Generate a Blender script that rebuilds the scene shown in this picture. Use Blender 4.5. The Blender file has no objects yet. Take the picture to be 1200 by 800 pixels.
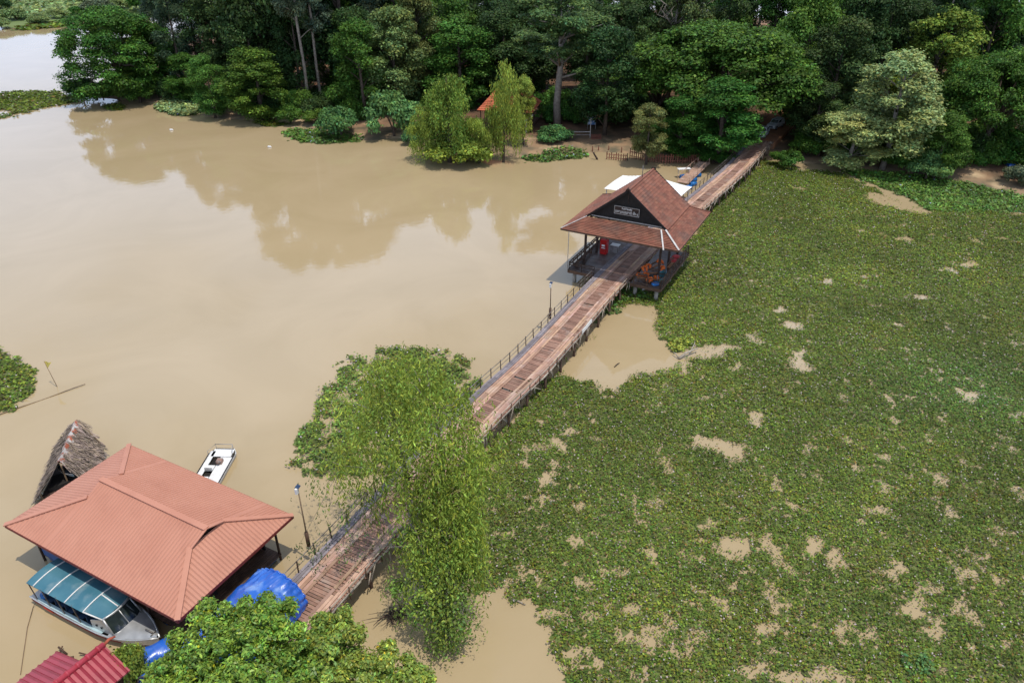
import bpy, math, random
import numpy as np
from mathutils import Vector, Matrix
R = math.radians
SC = bpy.context.scene
COL = SC.collection
rng = np.random.default_rng(11)
random.seed(5)

# ------------------------------------------------------------------ camera model (a drone 40 m above the water)
CAMH, PITCH, FOC = 40.0, R(30.5), 867.0
_c, _s = math.cos(PITCH), math.sin(PITCH)
def at(u, v, z=0.0):
    a = (u - 600) / FOC; b = (v - 400) / FOC
    t = (CAMH - z) / (_s + b * _c)
    return Vector((a * t, (_c - b * _s) * t, z))
def pix(X, Y, Z=0.0):
    f = Y * _c + (CAMH - Z) * _s; d = (CAMH - Z) * _c - Y * _s
    return 600 + FOC * X / f, 400 + FOC * d / f
def top_z(Y, v):
    b = (v - 400) / FOC
    return CAMH - Y * (_s + b * _c) / (_c - b * _s)
def px_m(p):
    return FOC / (p[1] * _c + (CAMH - p[2]) * _s)

cam = bpy.data.cameras.new('camera'); co = bpy.data.objects.new('camera', cam); COL.objects.link(co)
cam.sensor_width = 36; cam.lens = 36 * FOC / 1200; cam.clip_end = 6000; cam.clip_start = .5
co.location = (0, 0, CAMH); co.rotation_euler = (R(90) - PITCH, 0, 0)
SC.camera = co
SC.view_settings.view_transform = 'Standard'; SC.view_settings.look = 'None'; SC.view_settings.exposure = 0

# ------------------------------------------------------------------ materials
def N(nt, typ, **kw):
    n = nt.nodes.new(typ)
    for k, v in kw.items():
        if k in n.inputs.keys() if isinstance(k, str) else False: n.inputs[k].default_value = v
        else: setattr(n, k, v)
    return n
def newmat(name):
    m = bpy.data.materials.new(name); m.use_nodes = True
    nt = m.node_tree; nt.nodes.clear()
    out = nt.nodes.new('ShaderNodeOutputMaterial')
    return m, nt, out
def mat(name, c1, c2=None, scale=3.0, rough=.7, bump=0.0, metal=0.0, stretch=(1, 1, 1), spec=.3, bscale=None, detail=5, lo=.35, hi=.65, mottle=None, coord='Object'):
    """two colours mixed by noise, times the mesh's own tint"""
    m, nt, out = newmat(name); L = nt.links.new
    p = nt.nodes.new('ShaderNodeBsdfPrincipled'); L(p.outputs[0], out.inputs[0])
    p.inputs['Roughness'].default_value = rough; p.inputs['Metallic'].default_value = metal
    p.inputs['Specular IOR Level'].default_value = spec
    tc = nt.nodes.new('ShaderNodeTexCoord'); mp = nt.nodes.new('ShaderNodeMapping')
    mp.inputs['Scale'].default_value = stretch
    L(tc.outputs[coord], mp.inputs[0])
    no = nt.nodes.new('ShaderNodeTexNoise'); no.inputs['Scale'].default_value = scale; no.inputs['Detail'].default_value = detail
    L(mp.outputs[0], no.inputs['Vector'])
    mr = nt.nodes.new('ShaderNodeMapRange'); mr.inputs[1].default_value = lo; mr.inputs[2].default_value = hi
    L(no.outputs[0], mr.inputs[0])
    mx = nt.nodes.new('ShaderNodeMix'); mx.data_type = 'RGBA'
    mx.inputs[6].default_value = (*c1, 1); mx.inputs[7].default_value = (*(c2 or [x * .7 for x in c1]), 1)
    L(mr.outputs[0], mx.inputs[0])
    col = mx.outputs[2]
    if mottle:  # third colour in patches: dirt, wear, and highlights painted on tarp and canopy
        n2 = nt.nodes.new('ShaderNodeTexNoise'); n2.inputs['Scale'].default_value = mottle[1]; n2.inputs['Detail'].default_value = 7
        L(tc.outputs[coord], n2.inputs['Vector'])
        r2 = nt.nodes.new('ShaderNodeMapRange'); r2.inputs[1].default_value = mottle[2]; r2.inputs[2].default_value = mottle[3]
        L(n2.outputs[0], r2.inputs[0])
        m2 = nt.nodes.new('ShaderNodeMix'); m2.data_type = 'RGBA'; m2.inputs[7].default_value = (*mottle[0], 1)
        L(r2.outputs[0], m2.inputs[0]); L(col, m2.inputs[6]); col = m2.outputs[2]
    at_ = nt.nodes.new('ShaderNodeAttribute'); at_.attribute_name = 'tint'
    mm = nt.nodes.new('ShaderNodeMix'); mm.data_type = 'RGBA'; mm.blend_type = 'MULTIPLY'; mm.inputs[0].default_value = 1
    L(col, mm.inputs[6]); L(at_.outputs[0], mm.inputs[7])
    L(mm.outputs[2], p.inputs['Base Color'])
    if bump:
        nb = nt.nodes.new('ShaderNodeTexNoise'); nb.inputs['Scale'].default_value = bscale or scale * 3; nb.inputs['Detail'].default_value = 6
        L(mp.outputs[0], nb.inputs['Vector'])
        b = nt.nodes.new('ShaderNodeBump'); b.inputs['Strength'].default_value = bump; b.inputs['Distance'].default_value = .1
        L(nb.outputs[0], b.inputs['Height']); L(b.outputs[0], p.inputs['Normal'])
    return m
def leafmat(name, c, trans=.25, rough=.5, spec=.35, vary=.06):
    m, nt, out = newmat(name); L = nt.links.new
    at_ = nt.nodes.new('ShaderNodeAttribute'); at_.attribute_name = 'tint'
    mm = nt.nodes.new('ShaderNodeMix'); mm.data_type = 'RGBA'; mm.blend_type = 'MULTIPLY'; mm.inputs[0].default_value = 1
    mm.inputs[6].default_value = (*c, 1); L(at_.outputs[0], mm.inputs[7])
    oi = nt.nodes.new('ShaderNodeObjectInfo')
    hs = nt.nodes.new('ShaderNodeHueSaturation'); L(mm.outputs[2], hs.inputs['Color'])
    r1 = nt.nodes.new('ShaderNodeMapRange'); r1.inputs[3].default_value = .5 - vary * .35; r1.inputs[4].default_value = .5 + vary * .35
    L(oi.outputs['Random'], r1.inputs[0]); L(r1.outputs[0], hs.inputs['Hue'])
    r2 = nt.nodes.new('ShaderNodeMapRange'); r2.inputs[3].default_value = 1 + vary * 3; r2.inputs[4].default_value = 1 - vary * 3
    L(oi.outputs['Random'], r2.inputs[0]); L(r2.outputs[0], hs.inputs['Value'])
    p = nt.nodes.new('ShaderNodeBsdfPrincipled'); p.inputs['Roughness'].default_value = rough; p.inputs['Specular IOR Level'].default_value = spec
    t = nt.nodes.new('ShaderNodeBsdfTranslucent')
    L(hs.outputs[0], p.inputs['Base Color']); L(hs.outputs[0], t.inputs[0])
    ms = nt.nodes.new('ShaderNodeMixShader'); ms.inputs[0].default_value = trans
    L(p.outputs[0], ms.inputs[1]); L(t.outputs[0], ms.inputs[2]); L(ms.outputs[0], out.inputs[0])
    return m
def watermat():
    m, nt, out = newmat('muddy_water'); L = nt.links.new
    p = nt.nodes.new('ShaderNodeBsdfPrincipled'); L(p.outputs[0], out.inputs[0])
    p.inputs['IOR'].default_value = 1.41; p.inputs['Roughness'].default_value = .035
    tc = nt.nodes.new('ShaderNodeTexCoord')
    no = nt.nodes.new('ShaderNodeTexNoise'); no.inputs['Scale'].default_value = .045; no.inputs['Detail'].default_value = 9; no.inputs['Distortion'].default_value = 1.6; no.inputs['Roughness'].default_value = .58
    L(tc.outputs['Object'], no.inputs['Vector'])
    mx = nt.nodes.new('ShaderNodeMix'); mx.data_type = 'RGBA'
    mx.inputs[6].default_value = (.375, .283, .155, 1); mx.inputs[7].default_value = (.415, .315, .180, 1)
    mr = nt.nodes.new('ShaderNodeMapRange'); mr.inputs[1].default_value = .35; mr.inputs[2].default_value = .65
    L(no.outputs[0], mr.inputs[0]); L(mr.outputs[0], mx.inputs[0]); L(mx.outputs[2], p.inputs['Base Color'])
    n1 = nt.nodes.new('ShaderNodeTexNoise'); n1.inputs['Scale'].default_value = .9; n1.inputs['Detail'].default_value = 4
    n2 = nt.nodes.new('ShaderNodeTexNoise'); n2.inputs['Scale'].default_value = .12; n2.inputs['Detail'].default_value = 2
    L(tc.outputs['Object'], n1.inputs['Vector']); L(tc.outputs['Object'], n2.inputs['Vector'])
    ad = nt.nodes.new('ShaderNodeMath'); ad.operation = 'MULTIPLY'; L(n1.outputs[0], ad.inputs[0]); L(n2.outputs[0], ad.inputs[1])
    b = nt.nodes.new('ShaderNodeBump'); b.inputs['Strength'].default_value = .16; b.inputs['Distance'].default_value = .09
    L(ad.outputs[0], b.inputs['Height']); L(b.outputs[0], p.inputs['Normal'])
    return m

WOODR = mat('reddish_weathered_planks', (.33, .19, .135), (.24, .132, .092), 1.5, .8, .3, stretch=(1, 1, 1), mottle=((.36, .27, .22), .8, .55, .75))
WOODP = mat('pale_pink_boards', (.50, .32, .225), (.39, .235, .16), 1.2, .75, .2, mottle=((.50, .37, .30), .9, .5, .75))
WOODG = mat('grey_bleached_boards', (.27, .235, .24), (.19, .165, .175), 1.5, .8, .3)
WOODD = mat('dark_brown_timber', (.060, .036, .026), (.035, .021, .016), 2, .7, .2)
WOODB = mat('brown_timber', (.13, .075, .048), (.08, .046, .03), 2, .75, .2)
BLACKW = mat('black_stained_boards', (.017, .014, .013), (.010, .009, .009), 3, .6, .2)
DECKW = mat('worn_dark_deck', (.15, .105, .085), (.085, .062, .054), .9, .45, .2, mottle=((.20, .17, .155), .5, .5, .72))
CONC = mat('stained_concrete', (.33, .29, .24), (.22, .19, .15), 2, .85, .3)
PALEW = mat('bleached_branch', (.42, .36, .28), (.28, .23, .17), 4, .85, .3)
TILE = mat('red_brown_tiles', (.250, .098, .060), (.190, .074, .047), .7, .75, .15, mottle=((.12, .075, .058), .5, .5, .8))
WHITE = mat('white_paint', (.78, .77, .74), (.68, .66, .62), 2, .5, .05)
CANVAS = mat('white_canvas', (.82, .81, .77), (.74, .72, .68), .8, .8, .1)
SALMON = mat('salmon_metal_sheet', (.515, .235, .155), (.475, .208, .135), .35, .6, .05, spec=.35, mottle=((.40, .170, .11), .8, .55, 1.0))
REDM = mat('crimson_metal_sheet', (.36, .030, .045), (.29, .022, .035), 1, .4, .05, spec=.5)
PALEF = mat('weathered_pale_flashing', (.60, .57, .53), (.45, .42, .38), 2, .6)
RUST = mat('rusty_painted_sheet', (.36, .10, .05), (.50, .47, .43), 2.2, .7, .2, lo=.45, hi=.55)
THATCH = mat('dry_grey_thatch', (.27, .215, .175), (.14, .11, .09), 2.5, .95, .5)
ALU = mat('worn_aluminium', (.62, .62, .60), (.45, .45, .44), 1.2, .38, .08, metal=.55)
BOATW = mat('scuffed_white_hull', (.70, .69, .66), (.58, .57, .54), 1.5, .45, .05, mottle=((.42, .38, .32), 2.5, .58, .8))
TEAL = mat('teal_canopy_sheet', (.05, .155, .205), (.085, .21, .255), .55, .2, .03, spec=.6, mottle=((.24, .32, .33), .8, .52, .8))  # pale patches paint cloud reflections into the sheet colour
GLASSD = mat('dark_tinted_glass', (.02, .028, .03), (.03, .04, .04), 2, .08, 0, spec=.8)
BLUET = mat('blue_tarpaulin', (.022, .14, .56), (.012, .085, .42), .9, .30, .5, spec=.9, bscale=2.6, stretch=(1, .35, 1), mottle=((.20, .34, .62), 1.1, .56, .75))  # lighter blue patches are crease highlights put into the colour
BLUEP = mat('blue_plastic', (.02, .16, .42), (.015, .11, .32), 2, .35, .05)
RED = mat('glossy_red', (.52, .02, .018), (.42, .015, .015), 2, .3, .02)
CORAL = mat('coral_red_cushion', (.58, .075, .07), (.48, .05, .05), 2, .8, .1)
ORANGE = mat('orange_lifejacket', (.80, .17, .025), (.66, .12, .02), 3, .7, .1)
STEEL = mat('grey_steel', (.22, .21, .20), (.15, .12, .10), 3, .5, .05, metal=.5)
PALESTEEL = mat('pale_steel', (.46, .44, .41), (.34, .31, .28), 3, .5, .05, metal=.2)
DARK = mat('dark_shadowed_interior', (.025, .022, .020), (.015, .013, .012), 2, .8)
RUBBER = mat('black_rubber', (.02, .02, .02), (.03, .03, .03), 3, .8)
TEALB = mat('faded_teal_plastic', (.10, .27, .28), (.07, .20, .22), 2, .5)
GREYB = mat('faded_grey_blue_paint', (.22, .30, .36), (.16, .22, .27), 2, .6)
YELLOW = mat('faded_yellow_cloth', (.74, .62, .16), (.66, .53, .12), 2, .8)
BAMBOO = mat('dry_bamboo', (.26, .18, .105), (.17, .115, .07), 3, .7, .2)
REDFENCE = mat('red_brown_fence_slats', (.26, .095, .06), (.18, .062, .04), 3, .8, .2)
ORANGER = mat('orange_clay_roof', (.50, .135, .06), (.40, .10, .045), 1.2, .75, .2)
BARK = mat('grey_brown_bark', (.115, .085, .062), (.07, .052, .04), 3, .9, .5)
BARKP = mat('pale_grey_bark', (.30, .255, .205), (.19, .155, .125), 2, .9, .4)
PANEL = mat('blue_solar_glass', (.03, .05, .10), (.04, .07, .13), 4, .15)
CARW = mat('silver_white_car_paint', (.58, .62, .62), (.52, .56, .56), 1, .25, spec=.6)
BANNER = mat('blue_white_printed_cloth', (.55, .62, .70), (.08, .20, .45), 2.0, .7, lo=.45, hi=.55)
GROUND = mat('leaf_littered_soil', (.17, .085, .045), (.065, .042, .024), .35, .95, .5, mottle=((.36, .21, .115), .12, .55, .7))
MUD = mat('wet_brown_mud', (.32, .20, .11), (.22, .135, .075), .5, .6, .3, mottle=((.20, .10, .055), .3, .5, .7))
FIELD = mat('rough_green_meadow', (.19, .24, .08), (.13, .18, .06), .03, .95, .5, bscale=.6, mottle=((.20, .21, .10), .012, .55, .65))
ROADM = mat('orange_dirt_track', (.36, .17, .085), (.26, .12, .06), .4, .95, .3)
MATG = mat('dark_root_mat', (.100, .135, .030), (.115, .105, .05), 1.6, .9, .4, lo=.45, hi=.7)
WATER = watermat()

LF = dict(
    rain=leafmat('rain_tree_leaves', (.070, .150, .022), spec=.15),
    dense=leafmat('bright_green_leaves', (.085, .190, .030), spec=.15),
    dark=leafmat('dark_evergreen_leaves', (.045, .088, .024), spec=.15),
    euc=leafmat('grey_green_leaves', (.105, .140, .075), spec=.2),
    open=leafmat('light_green_leaves', (.135, .205, .062), spec=.15),
    silver=leafmat('silvery_green_leaves', (.33, .39, .135), spec=.2),
    weep=leafmat('yellow_green_hanging_leaves', (.220, .300, .050), .3, spec=.15),
    feath=leafmat('blue_green_needles', (.055, .095, .045), spec=.15),
    olive=leafmat('olive_green_leaves', (.125, .150, .045), spec=.15),
    bush=leafmat('fresh_green_bush_leaves', (.120, .235, .070), spec=.15),
    willow=leafmat('lime_green_willow_leaves', (.255, .330, .050), .32, spec=.15, vary=0),
    vine=leafmat('dark_vine_leaves', (.165, .245, .042), .25, spec=.2, vary=0),
    fore=leafmat('glossy_green_leaves', (.185, .300, .042), .28, .42, .35, vary=0),  # one even leaf green
    fore2=leafmat('yellowish_green_leaves', (.235, .310, .052), .28, .42, .35, vary=0),  # one even yellowish leaf green
    hya=leafmat('water_hyacinth_leaves', (.142, .208, .027), .3, .5, .2, 0),
    hya2=leafmat('lush_creeper_leaves', (.105, .215, .036), .2, .5, .3, 0),
    reed=leafmat('blue_green_reeds', (.22, .31, .12), .2, .6, .2, 0),
    hedge=leafmat('meadow_bush_leaves', (.175, .255, .085), .2, spec=.15),
)

# ------------------------------------------------------------------ mesh helpers
class MB:
    def __init__(self): self.v = []; self.f = []; self.t = []; self.sm = []
    def add(self, vs, fs, tint=(1, 1, 1), smooth=False):
        o = len(self.v)
        self.v += [tuple(p) for p in vs]; self.f += [tuple(i + o for i in f) for f in fs]
        if not hasattr(tint, '__len__'): tint = (tint,) * 3
        self.t += [tint] * len(vs); self.sm += [smooth] * len(fs)
        return self
    def box(self, c, sx, sy, sz, rz=0, tint=1):
        h = (sx / 2, sy / 2, sz / 2); cr, sr = math.cos(rz), math.sin(rz); vs = []
        for z in (-1, 1):
            for x, y in ((-1, -1), (1, -1), (1, 1), (-1, 1)):
                X, Y = x * h[0], y * h[1]
                vs.append((c[0] + X * cr - Y * sr, c[1] + X * sr + Y * cr, c[2] + z * h[2]))
        return self.add(vs, [(3, 2, 1, 0), (4, 5, 6, 7), (0, 1, 5, 4), (1, 2, 6, 5), (2, 3, 7, 6), (3, 0, 4, 7)], tint)
    def bar(self, a, b, w, h, up=(0, 0, 1), tint=1):
        a, b = Vector(a), Vector(b); d = (b - a).normalized(); up = Vector(up)
        s = d.cross(up)
        if s.length < 1e-4: s = d.cross(Vector((1, 0, 0)))
        s.normalize(); u = s.cross(d).normalized()
        vs = []
        for p in (a, b):
            for i, j in ((-1, -1), (1, -1), (1, 1), (-1, 1)): vs.append(p + s * (i * w / 2) + u * (j * h / 2))
        return self.add(vs, [(3, 2, 1, 0), (4, 5, 6, 7), (0, 1, 5, 4), (1, 2, 6, 5), (2, 3, 7, 6), (3, 0, 4, 7)], tint)
    def tube(self, pts, rad, n=8, tint=1, cap=True):
        pts = [Vector(p) for p in pts]
        if not hasattr(rad, '__len__'): rad = [rad] * len(pts)
        vs = []; fs = []
        for i, p in enumerate(pts):
            d = (pts[min(i + 1, len(pts) - 1)] - pts[max(i - 1, 0)]).normalized()
            s = d.cross(Vector((.13, .97, .2))).normalized() if abs(d.y) < .9 else d.cross(Vector((1, 0, 0))).normalized()
            u = s.cross(d)
            for k in range(n):
                a = 2 * math.pi * k / n
                vs.append(p + (s * math.cos(a) + u * math.sin(a)) * rad[i])
        for i in range(len(pts) - 1):
            for k in range(n):
                a = i * n + k; b = i * n + (k + 1) % n
                fs.append((a, b, b + n, a + n))
        if cap:
            fs.append(tuple(range(n - 1, -1, -1))); fs.append(tuple(range(len(vs) - n, len(vs))))
        return self.add(vs, fs, tint, True)
    def poly(self, pts, tint=1): return self.add(pts, [tuple(range(len(pts)))], tint)
    def slab(self, pts, th, tint=1):
        """closed plate: top polygon pts and its copy th lower"""
        n = len(pts); pts = [Vector(p) for p in pts]; low = [p - Vector((0, 0, th)) for p in pts]
        fs = [tuple(range(n)), tuple(range(2 * n - 1, n - 1, -1))] + [(i + n, (i + 1) % n + n, (i + 1) % n, i) for i in range(n)]
        return self.add(pts + low, fs, tint)
    def build(self, name, m, parent=None, off=None):
        me = bpy.data.meshes.new(name)
        v = self.v
        if off is not None: v = [(a - off[0], b - off[1], c - off[2]) for a, b, c in v]
        me.from_pydata(v, [], self.f); me.materials.append(m)
        a = me.attributes.new('tint', 'FLOAT_COLOR', 'POINT')
        a.data.foreach_set('color', np.array([(*t, 1) for t in self.t], dtype=np.float32).ravel())
        me.polygons.foreach_set('use_smooth', self.sm); me.update()
        return link(name, me, parent)
def link(name, me, parent=None):
    o = bpy.data.objects.new(name, me); COL.objects.link(o)
    if parent: o.parent = parent
    return o
def tag(o, label=None, cat=None, group=None, kind=None):
    if label: o['label'] = label
    if cat: o['category'] = cat
    if group: o['group'] = group
    if kind: o['kind'] = kind
    return o
def thing(name, label, cat, loc=(0, 0, 0), rz=0, group=None):
    o = bpy.data.objects.new(name, None); COL.objects.link(o)
    o.location = loc; o.rotation_euler = (0, 0, rz); o.empty_display_size = .3
    return tag(o, label, cat, group)
def copy_tree(o, parent=None):
    c = o.copy(); COL.objects.link(c)
    if parent: c.parent = parent
    for ch in list(o.children): copy_tree(ch, c)
    return c
def quads_obj(name, V, T, m, parent=None, kind=None):
    """V (n,4,3) quads with tint T (n,3)"""
    n = len(V); me = bpy.data.meshes.new(name)
    me.vertices.add(n * 4); me.vertices.foreach_set('co', V.astype(np.float32).ravel())
    me.loops.add(n * 4); me.loops.foreach_set('vertex_index', np.arange(n * 4, dtype=np.int32))
    me.polygons.add(n); me.polygons.foreach_set('loop_start', np.arange(0, n * 4, 4, dtype=np.int32))
    me.materials.append(m)
    a = me.attributes.new('tint', 'FLOAT_COLOR', 'POINT')
    c = np.ones((n, 4, 4), np.float32); c[:, :, :3] = T[:, None, :]
    a.data.foreach_set('color', c.ravel())
    me.update(calc_edges=True); me.validate()
    return link(name, me, parent)
def unit(a): return a / np.maximum(np.linalg.norm(a, axis=1, keepdims=True), 1e-9)
def leaf_quads(P, Nrm, ln, wd, r, fold=.15):
    """rhombic leaves at P with normals Nrm"""
    n = len(P); Nrm = unit(Nrm)
    t = unit(np.cross(Nrm, r.normal(size=(n, 3)))); b = np.cross(Nrm, t)
    ln = np.broadcast_to(np.asarray(ln), (n,))[:, None]; wd = np.broadcast_to(np.asarray(wd), (n,))[:, None]
    return np.stack([P - t * ln * .5, P + b * wd * .5 + Nrm * ln * fold, P + t * ln * .5, P - b * wd * .5 + Nrm * ln * fold], 1)
def tints(n, r, amp=.35, yel=.12):
    k = np.exp(r.normal(0, amp, n)); y = r.normal(0, yel, n)
    return np.clip(np.stack([k * (1 + y * 1.3), k, k * (1 - y)], 1), .15, 3)
def vnoise(x, y, seed=0):
    xi = np.floor(x).astype(np.int64); yi = np.floor(y).astype(np.int64); fx = x - xi; fy = y - yi
    def h(a, b):
        q = (a * 374761393 + b * 668265263 + seed * 982451653) & 0xffffffff
        q = ((q ^ (q >> 13)) * 1274126177) & 0xffffffff
        return ((q ^ (q >> 16)) & 0xffff) / 65535.
    sx = fx * fx * (3 - 2 * fx); sy = fy * fy * (3 - 2 * fy)
    return (h(xi, yi) * (1 - sx) + h(xi + 1, yi) * sx) * (1 - sy) + (h(xi, yi + 1) * (1 - sx) + h(xi + 1, yi + 1) * sx) * sy
def fbm(x, y, seed=0, o=4):
    s = 0; a = .5
    for i in range(o): s = s + a * vnoise(x * 2 ** i, y * 2 ** i, seed + i); a *= .5
    return s / (1 - .5 ** o)
def inpoly(x, y, poly):
    ins = np.zeros(x.shape, bool); n = len(poly)
    for i in range(n):
        x1, y1 = poly[i][0], poly[i][1]; x2, y2 = poly[(i + 1) % n][0], poly[(i + 1) % n][1]
        if y1 == y2: continue
        c = ((y1 > y) != (y2 > y)) & (x < (x2 - x1) * (y - y1) / (y2 - y1) + x1)
        ins ^= c
    return ins
def gpoly(px, z=0): return [at(u, v, z) for u, v in px]

# ------------------------------------------------------------------ light
def build_world():
    w = bpy.data.worlds.new('World'); SC.world = w; w.use_nodes = True
    nt = w.node_tree; nt.nodes.clear(); L = nt.links.new
    out = nt.nodes.new('ShaderNodeOutputWorld')
    sky = nt.nodes.new('ShaderNodeTexSky'); sky.sky_type = 'NISHITA'; sky.sun_disc = False
    sky.sun_elevation = R(76); sky.sun_rotation = R(125); sky.air_density = 1.2; sky.dust_density = 2.0
    b1 = nt.nodes.new('ShaderNodeBackground'); b1.inputs[1].default_value = .085; L(sky.outputs[0], b1.inputs[0])
    b2 = nt.nodes.new('ShaderNodeBackground'); b2.inputs[0].default_value = (.62, .77, 1.06, 1)
    tc = nt.nodes.new('ShaderNodeTexCoord')
    mp = nt.nodes.new('ShaderNodeMapping'); mp.inputs['Scale'].default_value = (1, 1, 2.2); L(tc.outputs['Generated'], mp.inputs[0])
    no = nt.nodes.new('ShaderNodeTexNoise'); no.inputs['Scale'].default_value = 1.7; no.inputs['Detail'].default_value = 7; no.inputs['Roughness'].default_value = .5
    L(mp.outputs[0], no.inputs['Vector'])
    sp = nt.nodes.new('ShaderNodeSeparateXYZ'); L(tc.outputs['Generated'], sp.inputs[0])
    # more cloud low in the sky, broken cloud overhead
    mr = nt.nodes.new('ShaderNodeMapRange'); mr.inputs[1].default_value = .1; mr.inputs[2].default_value = .85; mr.inputs[3].default_value = .34; mr.inputs[4].default_value = -.04
    L(sp.outputs[2], mr.inputs[0])
    ad = nt.nodes.new('ShaderNodeMath'); ad.operation = 'ADD'; L(no.outputs[0], ad.inputs[0]); L(mr.outputs[0], ad.inputs[1])
    m2 = nt.nodes.new('ShaderNodeMapRange'); m2.inputs[1].default_value = .48; m2.inputs[2].default_value = .72; L(ad.outputs[0], m2.inputs[0])
    m3 = nt.nodes.new('ShaderNodeMapRange'); m3.inputs[1].default_value = .35; m3.inputs[2].default_value = .85; m3.inputs[3].default_value = 1.2; m3.inputs[4].default_value = 1.9
    L(no.outputs[0], m3.inputs[0]); L(m3.outputs[0], b2.inputs[1])
    mx = nt.nodes.new('ShaderNodeMixShader'); L(m2.outputs[0], mx.inputs[0]); L(b1.outputs[0], mx.inputs[1]); L(b2.outputs[0], mx.inputs[2])
    L(mx.outputs[0], out.inputs[0])
    ld = bpy.data.lights.new('sun', 'SUN'); lo = bpy.data.objects.new('sun', ld); COL.objects.link(lo)
    ld.energy = 3.15; ld.angle = R(.55); ld.color = (1, .955, .89)
    az, el = R(125), R(76)
    d = Vector((math.sin(az) * math.cos(el), math.cos(az) * math.cos(el), math.sin(el)))
    lo.rotation_euler = d.to_track_quat('Z', 'Y').to_euler(); lo.location = (20, 0, 90)
build_world()

# ------------------------------------------------------------------ ground and water
def build_setting():
    w = MB(); w.poly([(-2500, -300, 0), (2500, -300, 0), (2500, 2500, 0), (-2500, 2500, 0)])
    tag(w.build('water', WATER), kind='structure')
    b = MB(); b.poly([(-2500, -300, -1.2), (2500, -300, -1.2), (2500, 2600, -1.2), (-2500, 2600, -1.2)])
    tag(b.build('lake_bed', MUD), kind='structure')
    shore_px = [(88, 114), (120, 116), (150, 119), (185, 122), (215, 132), (255, 139), (300, 142), (345, 146), (385, 160), (430, 166), (475, 163), (500, 180), (540, 188),
                (585, 187), (620, 184), (660, 183), (700, 179), (735, 181), (770, 184), (810, 186), (850, 184), (890, 183), (930, 191), (985, 196), (1050, 205),
                (1120, 214), (1180, 226), (1230, 240), (1320, 262)]
    P = [at(u, v, 0) for u, v in shore_px]
    P = [Vector((P[0].x - 3, P[0].y + 60, 0)), Vector((P[0].x - 3, P[0].y + 22, 0))] + P + [Vector((P[-1].x + 60, P[-1].y - 8, 0)), Vector((P[-1].x + 250, P[-1].y - 20, 0))]
    # resample
    S = []
    for a, c in zip(P[:-1], P[1:]):
        k = max(1, int((c - a).length / 1.6))
        for i in range(k): S.append(a.lerp(c, i / k))
    S.append(P[-1])
    rings = [(-1.5, -.9), (0, -.08), (1.2, .12), (3, .3), (6, .55), (10, .8), (18, 1.0), (30, 1.1), (45, 1.1), (70, 1.2), (110, 1.2), (220, 1.3)]
    V = []; F = []
    for i, p in enumerate(S):
        for j, (dy, z) in enumerate(rings):
            x, y = p.x, p.y + dy
            jit = (fbm(np.array([x * .25]), np.array([y * .25]), 3)[0] - .5)
            V.append((x, y + jit * 3.0 * (j > 0), z + jit * (.5 if j > 1 else .15)))
    n = len(rings)
    for i in range(len(S) - 1):
        for j in range(n - 1):
            a = i * n + j; F.append((a, a + n, a + n + 1, a + 1))
    g = MB(); g.add(V, F, 1, True)
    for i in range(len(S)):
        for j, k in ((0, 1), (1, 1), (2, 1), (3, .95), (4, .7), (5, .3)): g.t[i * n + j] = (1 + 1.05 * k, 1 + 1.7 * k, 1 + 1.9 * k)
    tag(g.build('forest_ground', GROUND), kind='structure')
    # far bank and meadows beyond the water on the left
    fb = [(-60, 36), (-20, 33), (0, 31), (40, 33), (62, 30), (80, 26), (115, 21), (150, 22), (230, 18)]
    Q = [at(u, v, 0) for u, v in fb]
    Q = [Vector((-900, Q[0].y - 40, 0))] + Q + [Vector((-60, 360, 0))]
    V = []; F = []; ring2 = [(-3, -.8), (0, .02), (4, .5), (15, .8), (60, .9), (300, .9), (2000, 1)]
    S = []
    for a, c in zip(Q[:-1], Q[1:]):
        k = max(1, int((c - a).length / 5))
        for i in range(k): S.append(a.lerp(c, i / k))
    for p in S:
        for dy, z in ring2:
            jit = fbm(np.array([p.x * .1]), np.array([dy * .1]), 9)[0] - .5
            V.append((p.x, p.y + dy + jit * 8, z))
    n = len(ring2)
    for i in range(len(S) - 1):
        for j in range(n - 1):
            a = i * n + j; F.append((a, a + n, a + n + 1, a + 1))
    g = MB(); g.add(V, F, 1, True); tag(g.build('meadow_ground', FIELD), kind='structure')
    c = at(60, 8, 0)
    pd = MB(); pd.poly([(c.x + 22 * math.cos(t) + 3 * math.sin(3 * t), c.y + 9 * math.sin(t), 1.02) for t in np.linspace(0, 6.28, 24, endpoint=False)])
    # dirt track at the head of the bridge
    a = Vector((47.1, 139.3, 1.2)); d = Vector((.47, .88, 0)); r = Vector((.88, -.47, 0))
    rd = MB(); 
    pts = [(0, 2.4), (5, 2.6), (14, 3.0), (30, 3.0), (60, 3.0)]
    for (s0, w0), (s1, w1) in zip(pts[:-1], pts[1:]):
        z0, z1 = 1.75 - min(s0, 14) * .015, 1.75 - min(s1, 14) * .015
        A = a + d * s0; B = a + d * s1
        rd.slab([(A.x - r.x * w0, A.y - r.y * w0, z0), (A.x + r.x * w0, A.y + r.y * w0, z0), (B.x + r.x * w1, B.y + r.y * w1, z1), (B.x - r.x * w1, B.y - r.y * w1, z1)], 1.4)
    tag(rd.build('dirt_road', ROADM), kind='structure')
build_setting()

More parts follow.
